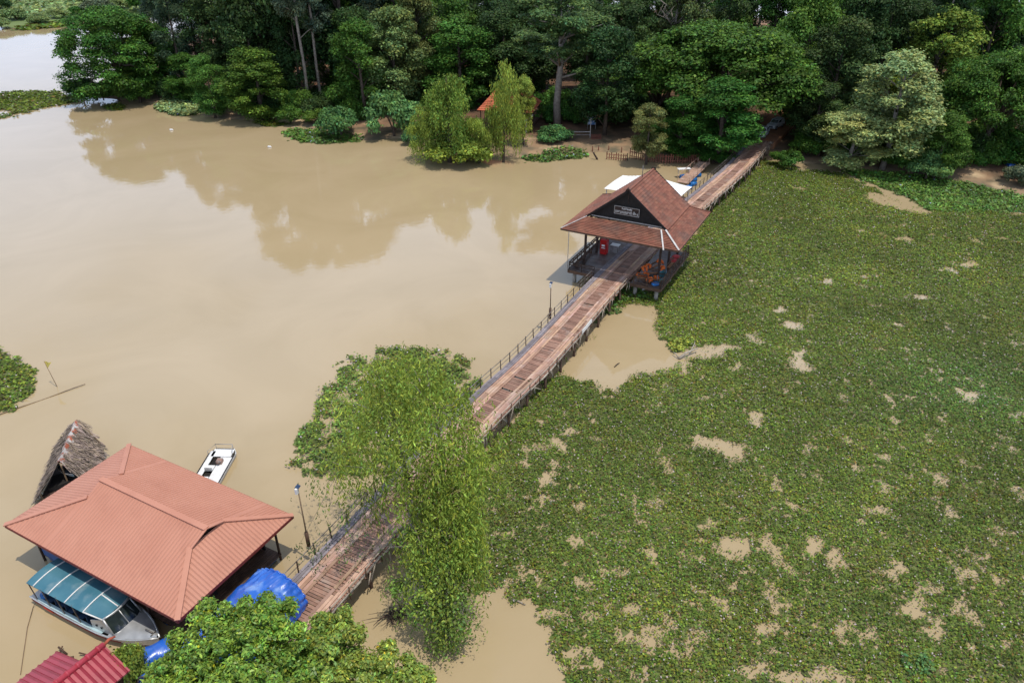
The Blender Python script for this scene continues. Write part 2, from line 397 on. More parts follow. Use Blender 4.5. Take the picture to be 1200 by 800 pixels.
# ------------------------------------------------------------------ floating plants
def plant_cover(name, label, px, holes=(), thr=.28, seed=1, dens=26, size=.2, m='hya', hmax=.38, edge=.5, cat='water plants', mottle=.55, bare=None, flowers=.02, yel=.12):
    r = np.random.default_rng(seed)
    big = name == 'water_hyacinth_field'
    poly = gpoly(px); hol = [gpoly(h) for h in holes]
    xs = [p.x for p in poly]; ys = [p.y for p in poly]
    far_sc = max(1.0, sum(ys) / len(ys) / 110)
    def mask(x, y, mat_):
        if not mat_:
            j = .16 * far_sc * (1 + .0 * x); x = x + r.normal(0, 1, len(x)) * j; y = y + r.normal(0, 1, len(y)) * j
        wx = (fbm(x * .9, y * .9, seed + 50, 4) - .5) * 2.6 * edge * 2; wy = (fbm(x * .9, y * .9, seed + 60, 4) - .5) * 2.6 * edge * 2
        X, Y = x + wx, y + wy
        ok = inpoly(X, Y, poly)
        wx2 = (fbm(x * 1.3, y * 1.3, seed + 70, 4) - .5) * 2.2; wy2 = (fbm(x * 1.3, y * 1.3, seed + 80, 4) - .5) * 2.2
        for h in hol:
            ins = inpoly(x + wx2, y + wy2, h)
            ok &= ~ins if (mat_ or h is hol[0]) else (~ins | (r.random(len(x)) < .05))
            if mat_:
                for e in (.3, -.3): ok &= ~inpoly(x + wx2 + e, y + wy2, h) & ~inpoly(x + wx2, y + wy2 + e, h)
        nz = fbm(x * .42, y * .42, seed, 4) * .6 + fbm(x * 1.1, y * 1.1, seed + 5, 3) * .4
        t = thr + (np.clip((70 - y) / 40, 0, 1) * .045 if big else 0)
        q = np.clip((nz - t) / .07, 0, 1)
        if big:
            thin = fbm(x * .8, y * .8, seed + 90, 4); cut = .74 - np.clip((74 - y) / 40, 0, 1) * .095
            q = q * np.clip(1 - (thin - cut) / .06, .38, 1)
        if mat_: return ok & (q > .7), nz
        return ok & (r.random(len(x)) < .07 + .93 * q ** .8), nz
    P = []
    bands = ((min(ys), 52, 1, 1), (52, 80, .8, 1.1), (80, 400, .5, 1.38)) if big else ((min(ys), max(ys), 1, 1),)
    for lo, hi, dk, sk in bands:
        hi = min(hi, max(ys))
        if hi <= lo: continue
        n = int((max(xs) - min(xs)) * (hi - lo) * dens * dk)
        x = r.uniform(min(xs), max(xs), n); y = r.uniform(lo, hi, n)
        f = y * _c + CAMH * _s                       # leave out what lies far outside the view
        k = np.abs(x) < f * .80 + 4
        x, y = x[k], y[k]
        ok, nz = mask(x, y, False)
        x, y, nz = x[ok], y[ok], nz[ok]
        P.append(np.stack([x, y, nz, np.full(len(x), sk)], 1))
    P = np.concatenate(P); x, y, nz, far = P.T
    n = len(P)
    tuft = fbm(x * 2.1, y * 2.1, seed + 25, 2)
    hgt = hmax * (.25 + .5 * fbm(x * .5, y * .5, seed + 20, 2) + .6 * np.clip(tuft - .35, 0, 1)) * r.uniform(.2, 1.0, n)
    pos = np.stack([x, y, .05 + hgt], 1)
    nr = np.stack([r.normal(0, .4, n), r.normal(0, .4, n), np.full(n, .95)], 1)
    sz = size * far * r.uniform(.55, 1.4, n)
    V = leaf_quads(pos, nr, sz * 1.4, sz * .9, r, .1)
    T = tints(n, r, .38, yel)
    patch = fbm(x * .12, y * .12, seed + 30, 3)[:, None]; p2 = fbm(x * .5, y * .5, seed + 33, 3)[:, None]
    T *= .55 + .86 * patch
    T *= .72 + .58 * p2
    T *= np.where(p2 > .56, np.array([[1.08, .95, .95]]), 1.0)
    if big:
        cc = at(1140, 455); dd = ((x - cc.x) / 9) ** 2 + ((y - cc.y) / 7) ** 2; T *= 1 - np.exp(-dd)[:, None] * np.array([[.32, .06, -.35]])
    k = r.random(n)
    br = k < .13 * mottle / .55
    T[br] *= np.array([.95, .48, .9])           # browned leaves
    pale = (k > 1 - flowers)
    T[pale] = np.array([4.8, 2.75, 20]) * r.uniform(.4, 1, (pale.sum(), 1))   # pale flowers and dry leaf tips
    V[pale] = V[pale].mean(1, keepdims=True) + (V[pale] - V[pale].mean(1, keepdims=True)) * .8 + np.array([0, 0, .06])
    o = quads_obj(name, V, T, LF[m]); tag(o, label, None, None, 'stuff')
    if cat: o['category'] = cat
    # root mat just above the water: small irregular rafts
    g = .34 * far_sc if not big else .36
    gx, gy = np.meshgrid(np.arange(min(xs), max(xs), g), np.arange(min(ys), max(ys), g))
    gx, gy = gx.ravel() + r.uniform(-.1, .1, gx.size), gy.ravel() + r.uniform(-.1, .1, gx.size)
    f = gy * _c + CAMH * _s; k = np.abs(gx) < f * .80 + 4; gx, gy = gx[k], gy[k]
    ok, nz = mask(gx, gy, True); gx, gy = gx[ok], gy[ok]
    n = len(gx); z = .02 + r.uniform(0, .05, n); a = r.uniform(0, 6.28, n)
    V = np.stack([np.stack([gx + np.cos(a + k * 1.5708 + r.normal(0, .25, n)) * g * r.uniform(.55, 1.1, n), gy + np.sin(a + k * 1.5708 + r.normal(0, .25, n)) * g * r.uniform(.55, 1.1, n), z + .002 * k], 1) for k in range(4)], 1)
    mo = quads_obj('root_mat', V, np.ones((n, 3)) * r.uniform(.6, 1.5, (n, 1)), MATG, o); mo['kind'] = 'stuff'
    return o
def ell(u, v, a, b, n=12, rot=0):
    c, s = math.cos(R(rot)), math.sin(R(rot))
    return [(u + a * math.cos(t) * c - b * math.sin(t) * s, v + a * math.cos(t) * s + b * math.sin(t) * c) for t in np.linspace(0, 2 * math.pi, n, endpoint=False)]
POND = [(640, 440), (655, 424), (692, 396), (700, 375), (735, 358), (768, 360), (764, 384), (778, 398), (806, 404), (804, 424), (772, 436), (742, 440), (718, 464), (694, 446), (672, 442)]
HOLES = [POND, [(928, 412), (938, 408), (950, 432), (944, 438), (930, 432)], ell(930, 382, 13, 4), ell(888, 397, 9, 5, rot=30), [(806, 520), (820, 510), (880, 526), (872, 538), (840, 530)],
         ell(863, 642, 17, 13, rot=20), ell(903, 641, 16, 7, rot=25), ell(957, 638, 8, 7), ell(1050, 668, 11, 13, rot=-20), ell(1096, 741, 15, 11), ell(1068, 712, 20, 7, rot=30), ell(896, 738, 12, 10),
         ell(764, 746, 16, 9, rot=15), ell(1028, 597, 20, 4), ell(650, 518, 9, 7), ell(864, 430, 9, 5), ell(832, 412, 32, 5, rot=-10), ell(1052, 238, 40, 7, rot=14), ell(1186, 246, 20, 6),
         ell(1078, 349, 12, 3), ell(906, 709, 7, 15), ell(737, 712, 11, 9), ell(800, 431, 5, 6), ell(945, 796, 45, 6), ell(1131, 675, 9, 7), ell(1182, 756, 11, 7), ell(680, 768, 22, 7, rot=10),
         ell(1015, 745, 9, 12), ell(975, 660, 6, 8), ell(800, 760, 9, 7), ell(1100, 560, 9, 6), ell(985, 655, 8, 9), ell(1090, 690, 12, 6), ell(690, 690, 10, 6), ell(1030, 690, 8, 5), ell(1060, 280, 12, 3), ell(1135, 310, 10, 3), ell(970, 330, 8, 3)]
FIELD_PX = [(886, 184), (940, 199), (985, 203), (1010, 215), (1060, 238), (1130, 246), (1200, 252), (1400, 275), (1700, 420), (1750, 900), (720, 900), (664, 815), (650, 770), (640, 735), (612, 705), (560, 690), (545, 640),
            (548, 585), (560, 540), (585, 505), (612, 480), (640, 452), (660, 428), (690, 398), (735, 345), (772, 340), (800, 300), (830, 246), (862, 212)]
plant_cover('water_hyacinth_field', 'wide green mat of water hyacinth with muddy gaps right of the bridge', FIELD_PX, HOLES, .25, 3, dens=88, size=.122, hmax=.36, flowers=.036)
plant_cover('creeper_patch', 'lush bright green patch of creeping water plants before the forest edge', [(985, 200), (1060, 203), (1130, 214), (1200, 230), (1340, 262), (1340, 285), (1200, 250), (1130, 250), (1090, 247), (1050, 226), (1010, 212)], (), .2, 5, 20, .3, 'hya2', .5, .5, mottle=.1, flowers=.004)
plant_cover('floating_plants', 'round island of water plants behind the large willow', [(345, 528), (352, 505), (372, 470), (395, 438), (440, 412), (500, 408), (545, 425), (566, 452), (560, 490), (500, 530), (430, 560), (372, 552)], [ell(405, 465, 10, 6), ell(385, 505, 8, 5), ell(425, 535, 10, 4)], .33, 7, 44, .19, 'vine', .7, .9, mottle=.4)
plant_cover('floating_plants', 'small clump of water plants at the left edge by the floating pole', [(-60, 405), (0, 412), (22, 424), (44, 442), (38, 462), (14, 482), (0, 485), (-60, 500)], (), .25, 8, 34, .22, 'hya', .5, .5)
plant_cover('floating_plants', 'flat green island of water plants at the far left by the pale water', [(-90, 112), (0, 109), (50, 107), (85, 112), (96, 118), (70, 124), (30, 131), (0, 140), (-90, 150)], [ell(2, 132, 14, 3)], .22, 9, 9, .5, 'hya', .5, 1.2, yel=.05)
plant_cover('floating_plants', 'tiny green tuft of water plants off the rain tree shore', ell(134, 126, 14, 4), (), .2, 10, 12, .4, 'hya', .5, .5)
plant_cover('floating_plants', 'green strip of water plants below the pair of shore bushes', [(332, 154), (350, 151), (400, 154), (428, 160), (420, 167), (370, 169), (340, 165)], (), .2, 12, 12, .42, 'hya2', .5, .6)
plant_cover('floating_plants', 'low green islet of water plants near the sunken stump', [(612, 186), (640, 178), (660, 172), (684, 177), (690, 184), (665, 187), (640, 191), (618, 190)], (), .2, 13, 14, .38, 'hya2', .7, .6)
plant_cover('floating_plants', 'thin dotted tufts of water plants before the tall trunks', [(300, 143), (318, 140), (340, 146), (322, 149), (305, 147)], (), .3, 14, 12, .4, 'hya', .4, .5)
plant_cover('floating_plants', 'long flat bank of water plants in front of the far meadow', [(20, 34), (40, 27), (60, 26), (78, 27), (74, 32), (50, 34), (20, 36)], (), .15, 15, 2.2, 1.3, 'hya', .8, 1.5)
plant_cover('water_hyacinth_strip', 'green water hyacinth strip under the left bridge railing near the pavilion pond', [(690, 352), (710, 335), (745, 335), (762, 352), (735, 357), (712, 368), (702, 378), (690, 376)], (), .15, 16, 34, .22, 'hya2', .6, .5)
plant_cover('water_grass', 'bright yellow green grass tuft beside the dead branch', [(783, 405), (792, 398), (812, 396), (818, 402), (806, 408), (788, 414)], (), .1, 17, 60, .2, 'weep', .5, .2, mottle=0, flowers=0)
plant_cover('water_grass', 'small feathery bright green weed tuft in the hyacinth near the bottom right', [(1052, 772), (1066, 764), (1084, 768), (1092, 782), (1078, 792), (1060, 788)], (), .1, 19, 80, .16, 'bush', .7, .3, mottle=0, flowers=0)
plant_cover('water_grass', 'grey green reed bed at the waterline beside the round bright tree', [(182, 126), (200, 116), (225, 114), (240, 122), (238, 133), (215, 137), (192, 133)], (), .1, 18, 26, .5, 'reed', 1.6, .5, mottle=0, flowers=.01)

# ------------------------------------------------------------------ bridge
BC = [(-18.6, 22), (-16.0, 26.7), (-12.75, 32.8), (-9.0, 40.3), (-4.6, 49.0), (-1.2, 55.2), (2.6, 61.7), (11.4, 78.8), (18.0, 90.6), (27.0, 104.7), (36.9, 120.6), (42.6, 131.0), (47.2, 139.6)]
BZ = 1.8
def spline(P, n=24):
    out = []
    for i in range(len(P) - 1):
        p0 = Vector(P[max(i - 1, 0)]); p1 = Vector(P[i]); p2 = Vector(P[i + 1]); p3 = Vector(P[min(i + 2, len(P) - 1)])
        for k in range(n):
            t = k / n
            out.append(.5 * ((2 * p1) + (p2 - p0) * t + (2 * p0 - 5 * p1 + 4 * p2 - p3) * t * t + (3 * p1 - p0 - 3 * p2 + p3) * t ** 3))
    out.append(Vector(P[-1])); return out
_bp = spline(BC); _bs = [0]
for a, b in zip(_bp[:-1], _bp[1:]): _bs.append(_bs[-1] + (b - a).length)
BLEN = _bs[-1]
def B(s, off=0, z=BZ):
    s = min(max(s, 0), BLEN - 1e-3)
    i = int(np.searchsorted(_bs, s, 'right')) - 1; t = (s - _bs[i]) / (_bs[i + 1] - _bs[i])
    p = _bp[i].lerp(_bp[i + 1], t); d = (_bp[i + 1] - _bp[i]).normalized()
    return Vector((p.x + d.y * off, p.y - d.x * off, z))
def s_near(x, y): return min(range(len(_bp)), key=lambda i: (_bp[i].x - x) ** 2 + (_bp[i].y - y) ** 2)
PAV = Vector((14.7, 84.6, 0)); PAZ = R(27.5)
S0 = _bs[s_near(PAV.x, PAV.y)]
def build_bridge():
    base = B(BLEN / 2, 0, 0)
    t = thing('footbridge', 'long reddish timber bridge running from the boathouse to the forest', 'bridge', base)
    r = random.Random(3)
    m = MB(); s = 0
    while s < BLEN:
        w = r.uniform(.17, .26)
        if r.random() > .015:
            a = B(s + w / 2 + r.uniform(-.02, .02), -2.05 + r.uniform(-.12, .12), BZ - .07 + r.uniform(-.012, .012)); b = B(s + w / 2 + r.uniform(-.02, .02), 2.05 + r.uniform(-.12, .12), BZ - .07 + r.uniform(-.012, .012))
            k = r.uniform(.72, 1.22); g = r.uniform(.95, 1.04)
            m.bar(a, b, w, .045, tint=(k, k * g, k * g))
        s += w + r.uniform(.02, .06)
    m.build('deck', WOODR, t, base)
    st = MB()
    for off in (-1.75, -.6, .6, 1.75):
        s = 0
        while s < BLEN: st.bar(B(s, off, BZ - .21), B(s + 3, off, BZ - .21), .14, .2, tint=.7); s += 3
    st.build('stringer', WOODB, t, base)
    for c0 in (-.95, 1.25):
        m = MB()
        for j in (-1.5, -.5, .5, 1.5):
            s = -r.uniform(0, 3)
            while s < BLEN:
                L_ = r.uniform(2.6, 4.4); e = min(s + L_, BLEN)
                if r.random() > .04 and e - max(s, 0) > .4:
                    dz = r.uniform(0, .02); dw = r.uniform(-.02, .02); k = r.uniform(.72, 1.25)
                    m.bar(B(max(s, 0), c0 + j * .25 + dw, BZ + dz - .018), B(e - .03, c0 + j * .25 + dw, BZ + dz - .018), .225, .05, tint=(k, k * r.uniform(.93, 1.03), k * r.uniform(.9, 1.03)))
                s += L_
        m.build('wheel_track', WOODP, t, base)
    m = MB()
    for j in (0, 1, 2):
        s = 0
        while s < BLEN:
            L_ = r.uniform(2, 4); k = r.uniform(.7, 1.2)
            m.bar(B(s, -1.62 - j * .22, BZ - .02), B(min(s + L_, BLEN) - .02, -1.62 - j * .22, BZ - .02), .19, .045, tint=k); s += L_
    m.build('edge_board', WOODG, t, base)
    # rails
    def rail(side, hgt, mtl, pm, gap, rr):
        off = -2.12 if side < 0 else 2.12
        s = 1.0; allp = []
        while s < BLEN - 1:
            if abs(s - S0) > 6.2: allp.append(s)
            s += gap
        o0 = None
        for pts in ([q for q in allp if q < S0], [q for q in allp if q > S0]): o0 = rail_run(side, off, hgt, mtl, pm, gap, rr, pts, o0)
    def rail_run(side, off, hgt, mtl, pm, gap, rr, pts, o0):
        m = MB()
        for a, b in zip(pts[:-1], pts[1:]):
            if b - a > gap * 1.6: continue
            j = lambda: r.uniform(-.03, .03) if side > 0 else 0
            ext = .0 if side < 0 else r.uniform(0, .5)
            m.tube([B(a, off + j(), BZ + hgt + j()), B(b + ext, off + j(), BZ + hgt + j())], rr, 6, tint=r.uniform(.8, 1.2))
            if side < 0 : m.tube([B(a, off, BZ + hgt * .52), B(b, off, BZ + hgt * .52)], rr * .8, 6)
            elif r.random() < .75: m.tube([B(a, off + .05 + j(), BZ + hgt * .45 + j() * 2), B(b + ext, off + .05 + j(), BZ + hgt * .45 + j() * 2)], rr * .8, 6, tint=r.uniform(.7, 1.2))
        ro = m.build('railing', mtl, t, base)
        for s in pts:
            p = B(s, off, BZ - .25)
            if o0 is None:
                mb = MB(); mb.tube([(0, 0, 0), (0, 0, hgt + .32)], .05 if side < 0 else .06, 6); o0 = mb.build('railing_post', pm, ro); o = o0
            else:
                o = o0.copy(); COL.objects.link(o); o.parent = ro
            o.location = p - base; o.rotation_euler = (r.uniform(-.05, .05), r.uniform(-.05, .05), r.random() * 6)
        return o0
    rail(-1, 1.0, STEEL, WOODD, 1.75, .035)
    rail(1, .72, PALEW, WOODB, 1.75, .05)
    # kerb logs and the tangle of sticks along the right side
    m = MB(); s = 0; gone = False
    while s < BLEN:
        L_ = r.uniform(2, 5)
        if s > S0 and not gone: m.build('side_brace', PALEW, t, base); m = MB(); gone = True
        if abs(s - S0) > 6.5:
            m.tube([B(s, 2.0 + r.uniform(-.05, .1), BZ + .06), B(s + L_, 2.0 + r.uniform(-.05, .1), BZ + .06)], r.uniform(.05, .09), 6, tint=r.uniform(.8, 1.4))
            for _ in range(2):
                a = s + r.uniform(0, L_)
                m.tube([B(a, 2.2, BZ + r.uniform(-.1, .4)), B(a + r.uniform(-1.2, 1.2), 2.25, r.uniform(.8, 1.4))], r.uniform(.03, .05), 5, tint=r.uniform(.6, 1.3))
        s += L_
    m.build('side_brace', PALEW, t, base)
    # white flashing board lying on the right rail
    m = MB(); s1 = _bs[s_near(5.0, 66.5)]; m.bar(B(s1, 2.2, BZ + .55), B(s1 + 2.6, 2.2, BZ + .6), .05, .42)
    m.build('white_board', WHITE, t, base)
    s = 2; o0 = None
    while s < BLEN - 3:
        for off in (-1.85, 1.85):
            p = B(s, off, -1.0)
            if o0 is None:
                mb = MB(); mb.tube([(0, 0, 0), (.04, 0, 1.4), (0, 0, 2.55)], [.15, .13, .12], 8); o0 = mb.build('pile', WOODB, t); o = o0
            else: o = o0.copy(); COL.objects.link(o); o.parent = t
            o.location = p - base
        s += 3.4
build_bridge()

# ------------------------------------------------------------------ pavilion
def pl(rr, d, z=0):
    return Vector((PAV.x + math.cos(PAZ) * rr + math.sin(PAZ) * d, PAV.y - math.sin(PAZ) * rr + math.cos(PAZ) * d, z))
def tiles(mb, a, b, c, d, course, width, r, th=.05, lift=.03):
    """shingle courses on a slope: a,b the lower edge, d,c the upper one"""
    a, b, c, d = map(Vector, (a, b, c, d)); n = (b - a).cross(d - a).normalized()
    nv = max(1, round(((d - a).length + (c - b).length) / 2 / course))
    for i in range(nv):
        t0, t1 = i / nv, (i + 1.12) / nv
        t1 = min(t1, 1.0)
        p0, p1 = a.lerp(d, t0), b.lerp(c, t0); q0, q1 = a.lerp(d, t1), b.lerp(c, t1)
        nu = max(1, round((p1 - p0).length / width)); ph = r.uniform(0, 1) if nu > 2 else 0
        cuts = [0.0] + [min(1, max(0, (k + ph) / nu)) for k in range(nu + 1)] + [1.0]
        cuts = sorted(set(cuts))
        for u0, u1 in zip(cuts[:-1], cuts[1:]):
            if u1 - u0 < 1e-3: continue
            k = r.uniform(.78, 1.2); g = r.uniform(.93, 1.1); up = n * (lift + th + r.uniform(0, .012)); lo = n * .012
            v = [p0.lerp(p1, u0) + up, p0.lerp(p1, u1) + up, q0.lerp(q1, u1) + lo, q0.lerp(q1, u0) + lo, p0.lerp(p1, u0), p0.lerp(p1, u1)]
            mb.add(v, [(0, 1, 2, 3), (4, 5, 1, 0)], (k, k * g, k * g))
def build_pavilion():
    r = random.Random(8)
    t = thing('pavilion', 'open timber pavilion with tiered red brown tiled roof astride the bridge', 'pavilion', PAV, -PAZ)
    # local frame: x = across, y = along the bridge
    for sx in (-1, 1):
        m = MB()
        x0, x1 = (2.16 * sx, 5.8 * sx)
        y = -5.8
        while y < 5.8:
            k = r.uniform(.75, 1.2); m.box(((x0 + x1) / 2, y + .1, BZ - .05), abs(x1 - x0), .19, .05, 0, k); y += .205
        for y in (-5.6, -2, 2, 5.6): m.box(((x0 + x1) / 2, y, BZ - .2), abs(x1 - x0), .18, .22, 0, .7)
        m.build('floor', DECKW, t)
    # mid floor laid flush between the wheel tracks
    # edge skirt
    m = MB()
    for sx in (-1, 1):
        m.box((sx * 5.86, 0, BZ - .2), .08, 11.7, .38)
        for sy in (-1, 1): m.box((sx * 4.0, sy * 5.87, BZ - .2), 3.7, .08, .38)
    m.build('skirt_board', WOODB, t)
    o0 = None
    for sx in (-5.2, -2.6, 2.6, 5.2):
        for sy in (-5.2, 0, 5.2):
            if o0 is None:
                mb = MB(); mb.tube([(0, 0, -1), (0, 0, BZ - .15)], [.26, .22], 10); o0 = mb.build('stilt', CONC, t); o = o0
            else: o = o0.copy(); COL.objects.link(o); o.parent = t
            o.location = (sx, sy, 0)
    cz = 7.5
    cpos = [(sx * 4.7, y) for sx in (-1, 1) for y in (-3.4, .6, 4.6)]
    o0 = None
    for x, y in cpos:
        if o0 is None:
            mb = MB(); mb.bar((0, 0, BZ - .02), (0, 0, cz), .24, .24, (0, 1, 0)); o0 = mb.build('column', WOODD, t); o = o0
        else: o = o0.copy(); COL.objects.link(o); o.parent = t
        o.location = (x, y, 0)
    mb = MB(); mb.tube([(-6.2, -5.2, BZ - .3), (-6.2, -5.2, 6.9)], .045, 6); mb.build('steel_pole', PALESTEEL, t)
    # frame beams under the roof
    m = MB()
    for sx in (-1, 1): m.bar((sx * 4.7, -4.6, 7.45), (sx * 4.7, 5.6, 7.45), .16, .24)
    for y in (-3.4, .6, 4.6): m.bar((-4.7, y, 7.4), (4.7, y, 7.4), .14, .24)
    m.build('roof_beam', WOODD, t)
    # lower roof: four slopes
    E, I, ze, zi = 7.15, 4.75, 7.15, 8.30; EY, IY = 6.75, 4.45
    cy = .25
    m = MB(); ys0, ys1 = cy - EY, cy + EY; yi0, yi1 = cy - IY, cy + IY
    tiles(m, (-E, ys0, ze), (E, ys0, ze), (I, yi0, zi), (-I, yi0, zi), .33, .55, r)
    tiles(m, (E, ys0, ze), (E, ys1, ze), (I, yi1, zi), (I, yi0, zi), .33, .55, r)
    tiles(m, (E, ys1, ze), (-E, ys1, ze), (-I, yi1, zi), (I, yi1, zi), .33, .55, r)
    tiles(m, (-E, ys1, ze), (-E, ys0, ze), (-I, yi0, zi), (-I, yi1, zi), .33, .55, r)
    lo = m.build('lower_roof', TILE, t); lo.location.x = .42
    m = MB()
    for a, b, c, d in (((-E, ys0), (E, ys0), (I, yi0), (-I, yi0)), ((E, ys0), (E, ys1), (I, yi1), (I, yi0)), ((E, ys1), (-E, ys1), (-I, yi1), (I, yi1)), ((-E, ys1), (-E, ys0), (-I, yi0), (-I, yi1))):
        m.slab([(*a, ze - .03), (*b, ze - .03), (*c, zi - .03), (*d, zi - .03)], .06)
    m.build('soffit', WOODD, lo)
    m = MB()
    for a, b in (((-E, ys0), (E, ys0)), ((E, ys0), (E, ys1)), ((E, ys1), (-E, ys1)), ((-E, ys1), (-E, ys0))):
        m.bar((*a, ze - .06), (*b, ze - .06), .05, .2)
    m.build('eave_board', WOODB, lo)
    m = MB()
    m.bar((I + .05, yi0 - .05, zi + .13), (E - .02, ys0 + .02, ze + .13), .20, .05)
    m.build('hip_flashing', PALEF, lo); m = MB()
    m.bar((-I - .05, yi0 - .05, zi + .1), (-E + .02, ys0 + .02, ze + .1), .10, .04)
    m.build('hip_flashing', PALEF, lo); m = MB()
    m.bar((I - .45, yi0 - .15, zi + .10), (I + .75, ys0 - .35, ze - .05), .16, .05)
    m.build('hip_flashing', PALEF, lo)
    m = MB()
    m.bar((I, yi1, zi + .1), (E, ys1, ze + .1), .16, .05); m.bar((-I, yi1, zi + .1), (-E, ys1, ze + .1), .16, .05)
    m.build('hip_cap', TILE, lo)
    # upper gable roof
    zr, zb, X = 12.15, 8.32, 4.95; y0, y1 = -4.15, 4.95
    m = MB()
    tiles(m, (X, y0, zb), (X, y1, zb), (0, y1, zr), (0, y0, zr),   .36, .55, r, .09)
    tiles(m, (-X, y1, zb), (-X, y0, zb), (0, y0, zr), (0, y1, zr), .36, .55, r, .09)
    up = m.build('upper_roof', TILE, t); up.location.x = .42
    m = MB()
    m.slab([(X, y0 + .05, zb - .03), (X, y1 - .05, zb - .03), (0, y1 - .05, zr - .03), (0, y0 + .05, zr - .03)], .06)
    m.slab([(-X, y1 - .05, zb - .03), (-X, y0 + .05, zb - .03), (0, y0 + .05, zr - .03), (0, y1 - .05, zr - .03)], .06)
    m.build('soffit', WOODD, up)
    m = MB(); m.bar((0, y0 - .05, zr + .09), (0, y1 + .05, zr + .09), .26, .1); m.build('ridge_cap', TILE, up)
    for y in (y0, y1):
        m = MB()
        for sx in (-1, 1):
            m.bar((sx * (X + .05), y, zb - .12), (-sx * .22, y, zr + .20), .10, .26, (0, -1, 0) if False else (sx * .6, 0, .8))
        m.build('barge_board', BLACKW, up)
    for y, s in ((-3.75, -1), (4.25, 1)):
        m = MB(); n = 18
        for i in range(n):
            xa, xb = -4.75 + 9.5 * i / n, -4.75 + 9.5 * (i + 1) / n
            za, zb_ = zr - .1 - abs(xa) * .775, zr - .1 - abs(xb) * .775
            q = y + (.02 if i % 2 else 0) * s
            m.add([(xa, q, 8.26), (xb, q, 8.26), (xb, q, zb_), (xa, q, za), (xa, q + .1 * -s, 8.26), (xb, q + .1 * -s, 8.26), (xb, q + .1 * -s, zb_), (xa, q + .1 * -s, za)],
                  [(0, 1, 2, 3), (7, 6, 5, 4), (0, 3, 7, 4), (1, 5, 6, 2)])
        g = m.build('gable', BLACKW, t); g.location.x = .42
        if s < 0:
            m = MB(); m.bar((-4.6, y - .22, 8.52), (4.5, y - .22, 8.52), .10, .10); m.build('gable_sill', PALESTEEL, g)
            m = MB(); m.bar((0, y - .05, 10.6), (0, y - .05, 12.0), .08, .05); m.build('king_post', WOODD, g)
    # name board in the gable
    m = MB(); m.bar((-1.52, -4.16, 9.78), (1.42, -4.16, 9.78), .06, .86); sg = m.build('name_board', WOODD, t); sg.location = (.40, .30, -.12)
    m = MB()
    m.bar((-1.56, -4.2, 10.24), (1.46, -4.2, 10.24), .05, .06); m.bar((-1.56, -4.2, 9.32), (1.46, -4.2, 9.32), .05, .06)
    m.bar((-1.54, -4.203, 9.32), (-1.54, -4.203, 10.24), .05, .06, (1, 0, 0)); m.bar((1.44, -4.203, 9.32), (1.44, -4.203, 10.24), .05, .06, (1, 0, 0))
    m.build('board_frame', PALESTEEL, sg)
    for txt, z, h, w in (('ยินดีต้อนรับ', 9.94, .17, 1.25), ('แพชมธรรมชาติ ฝั่ง ๑', 9.47, .31, 2.75)):
        c = bpy.data.curves.new('lettering', 'FONT'); c.body = txt; c.size = h * 1.5; c.extrude = .012; c.align_x = 'CENTER'; c.offset = .012
        to = bpy.data.objects.new('lettering_curve', c); COL.objects.link(to)
        bpy.context.view_layer.update()
        dg = bpy.context.evaluated_depsgraph_get()
        me = bpy.data.meshes.new_from_object(to.evaluated_get(dg))
        bpy.data.objects.remove(to)
        if not len(me.vertices): continue
        me.name = 'lettering'; me.materials.clear(); me.materials.append(PALEF)
        a = me.attributes.new('tint', 'FLOAT_COLOR', 'POINT'); a.data.foreach_set('color', np.ones(len(me.vertices) * 4, np.float32))
        xs = [v.co.x for v in me.vertices]; k = w / (max(xs) - min(xs)); mid = (max(xs) + min(xs)) / 2
        for v in me.vertices: v.co.x = (v.co.x - mid) * k
        lo_ = link('lettering', me, sg); lo_.location = (-.05, -4.215, z); lo_.rotation_euler = (R(90), 0, 0)
    m = MB(); m.tube([(-.35, y0 - .02, zr - .12), (.05, y0 - .02, zr + .4)], .05, 6); m.tube([(.35, y0 - .05, zr - .12), (-.05, y0 - .05, zr + .4)], .05, 6); m.build('ridge_horn', WOODD, up)
    m = MB(); m.tube([(-.1, .9, zr - .1), (-.1, .9, zr + 1.6)], .045, 6); m.tube([(-.45, .9, zr + 1.2), (.25, .9, zr + 1.2)], .025, 5); m.build('aerial', STEEL, up)
    # balustrades
    def balus(pts, name='balustrade', cross=True, mtl=WOODD):
        m = MB()
        for (x0, y0_), (x1, y1_) in zip(pts[:-1], pts[1:]):
            L_ = math.hypot(x1 - x0, y1_ - y0_); n = max(1, round(L_ / 1.3))
            m.bar((x0, y0_, BZ + 1.0), (x1, y1_, BZ + 1.0), .10, .07); m.bar((x0, y0_, BZ + .62), (x1, y1_, BZ + .62), .05, .06); m.bar((x0, y0_, BZ + .16), (x1, y1_, BZ + .16), .05, .06)
            for i in range(n + 1):
                x, y = x0 + (x1 - x0) * i / n, y0_ + (y1_ - y0_) * i / n
                m.bar((x, y, BZ - .1), (x, y, BZ + 1.04), .09, .09, (0, 1, 0))
                if i < n and cross:
                    xb, yb = x0 + (x1 - x0) * (i + 1) / n, y0_ + (y1_ - y0_) * (i + 1) / n
                    m.bar((x, y, BZ + .63), (xb, yb, BZ + .98), .03, .045); m.bar((x, y, BZ + .98), (xb, yb, BZ + .63), .03, .04)
        m.build(name, mtl, t)
    balus([(-2.5, -5.75), (-5.75, -5.75), (-5.75, 5.75), (-2.5, 5.75)])
    balus([(2.5, -5.75), (5.75, -5.75), (5.75, 5.75), (2.5, 5.75)], cross=False, mtl=WOODB)
    m = MB()
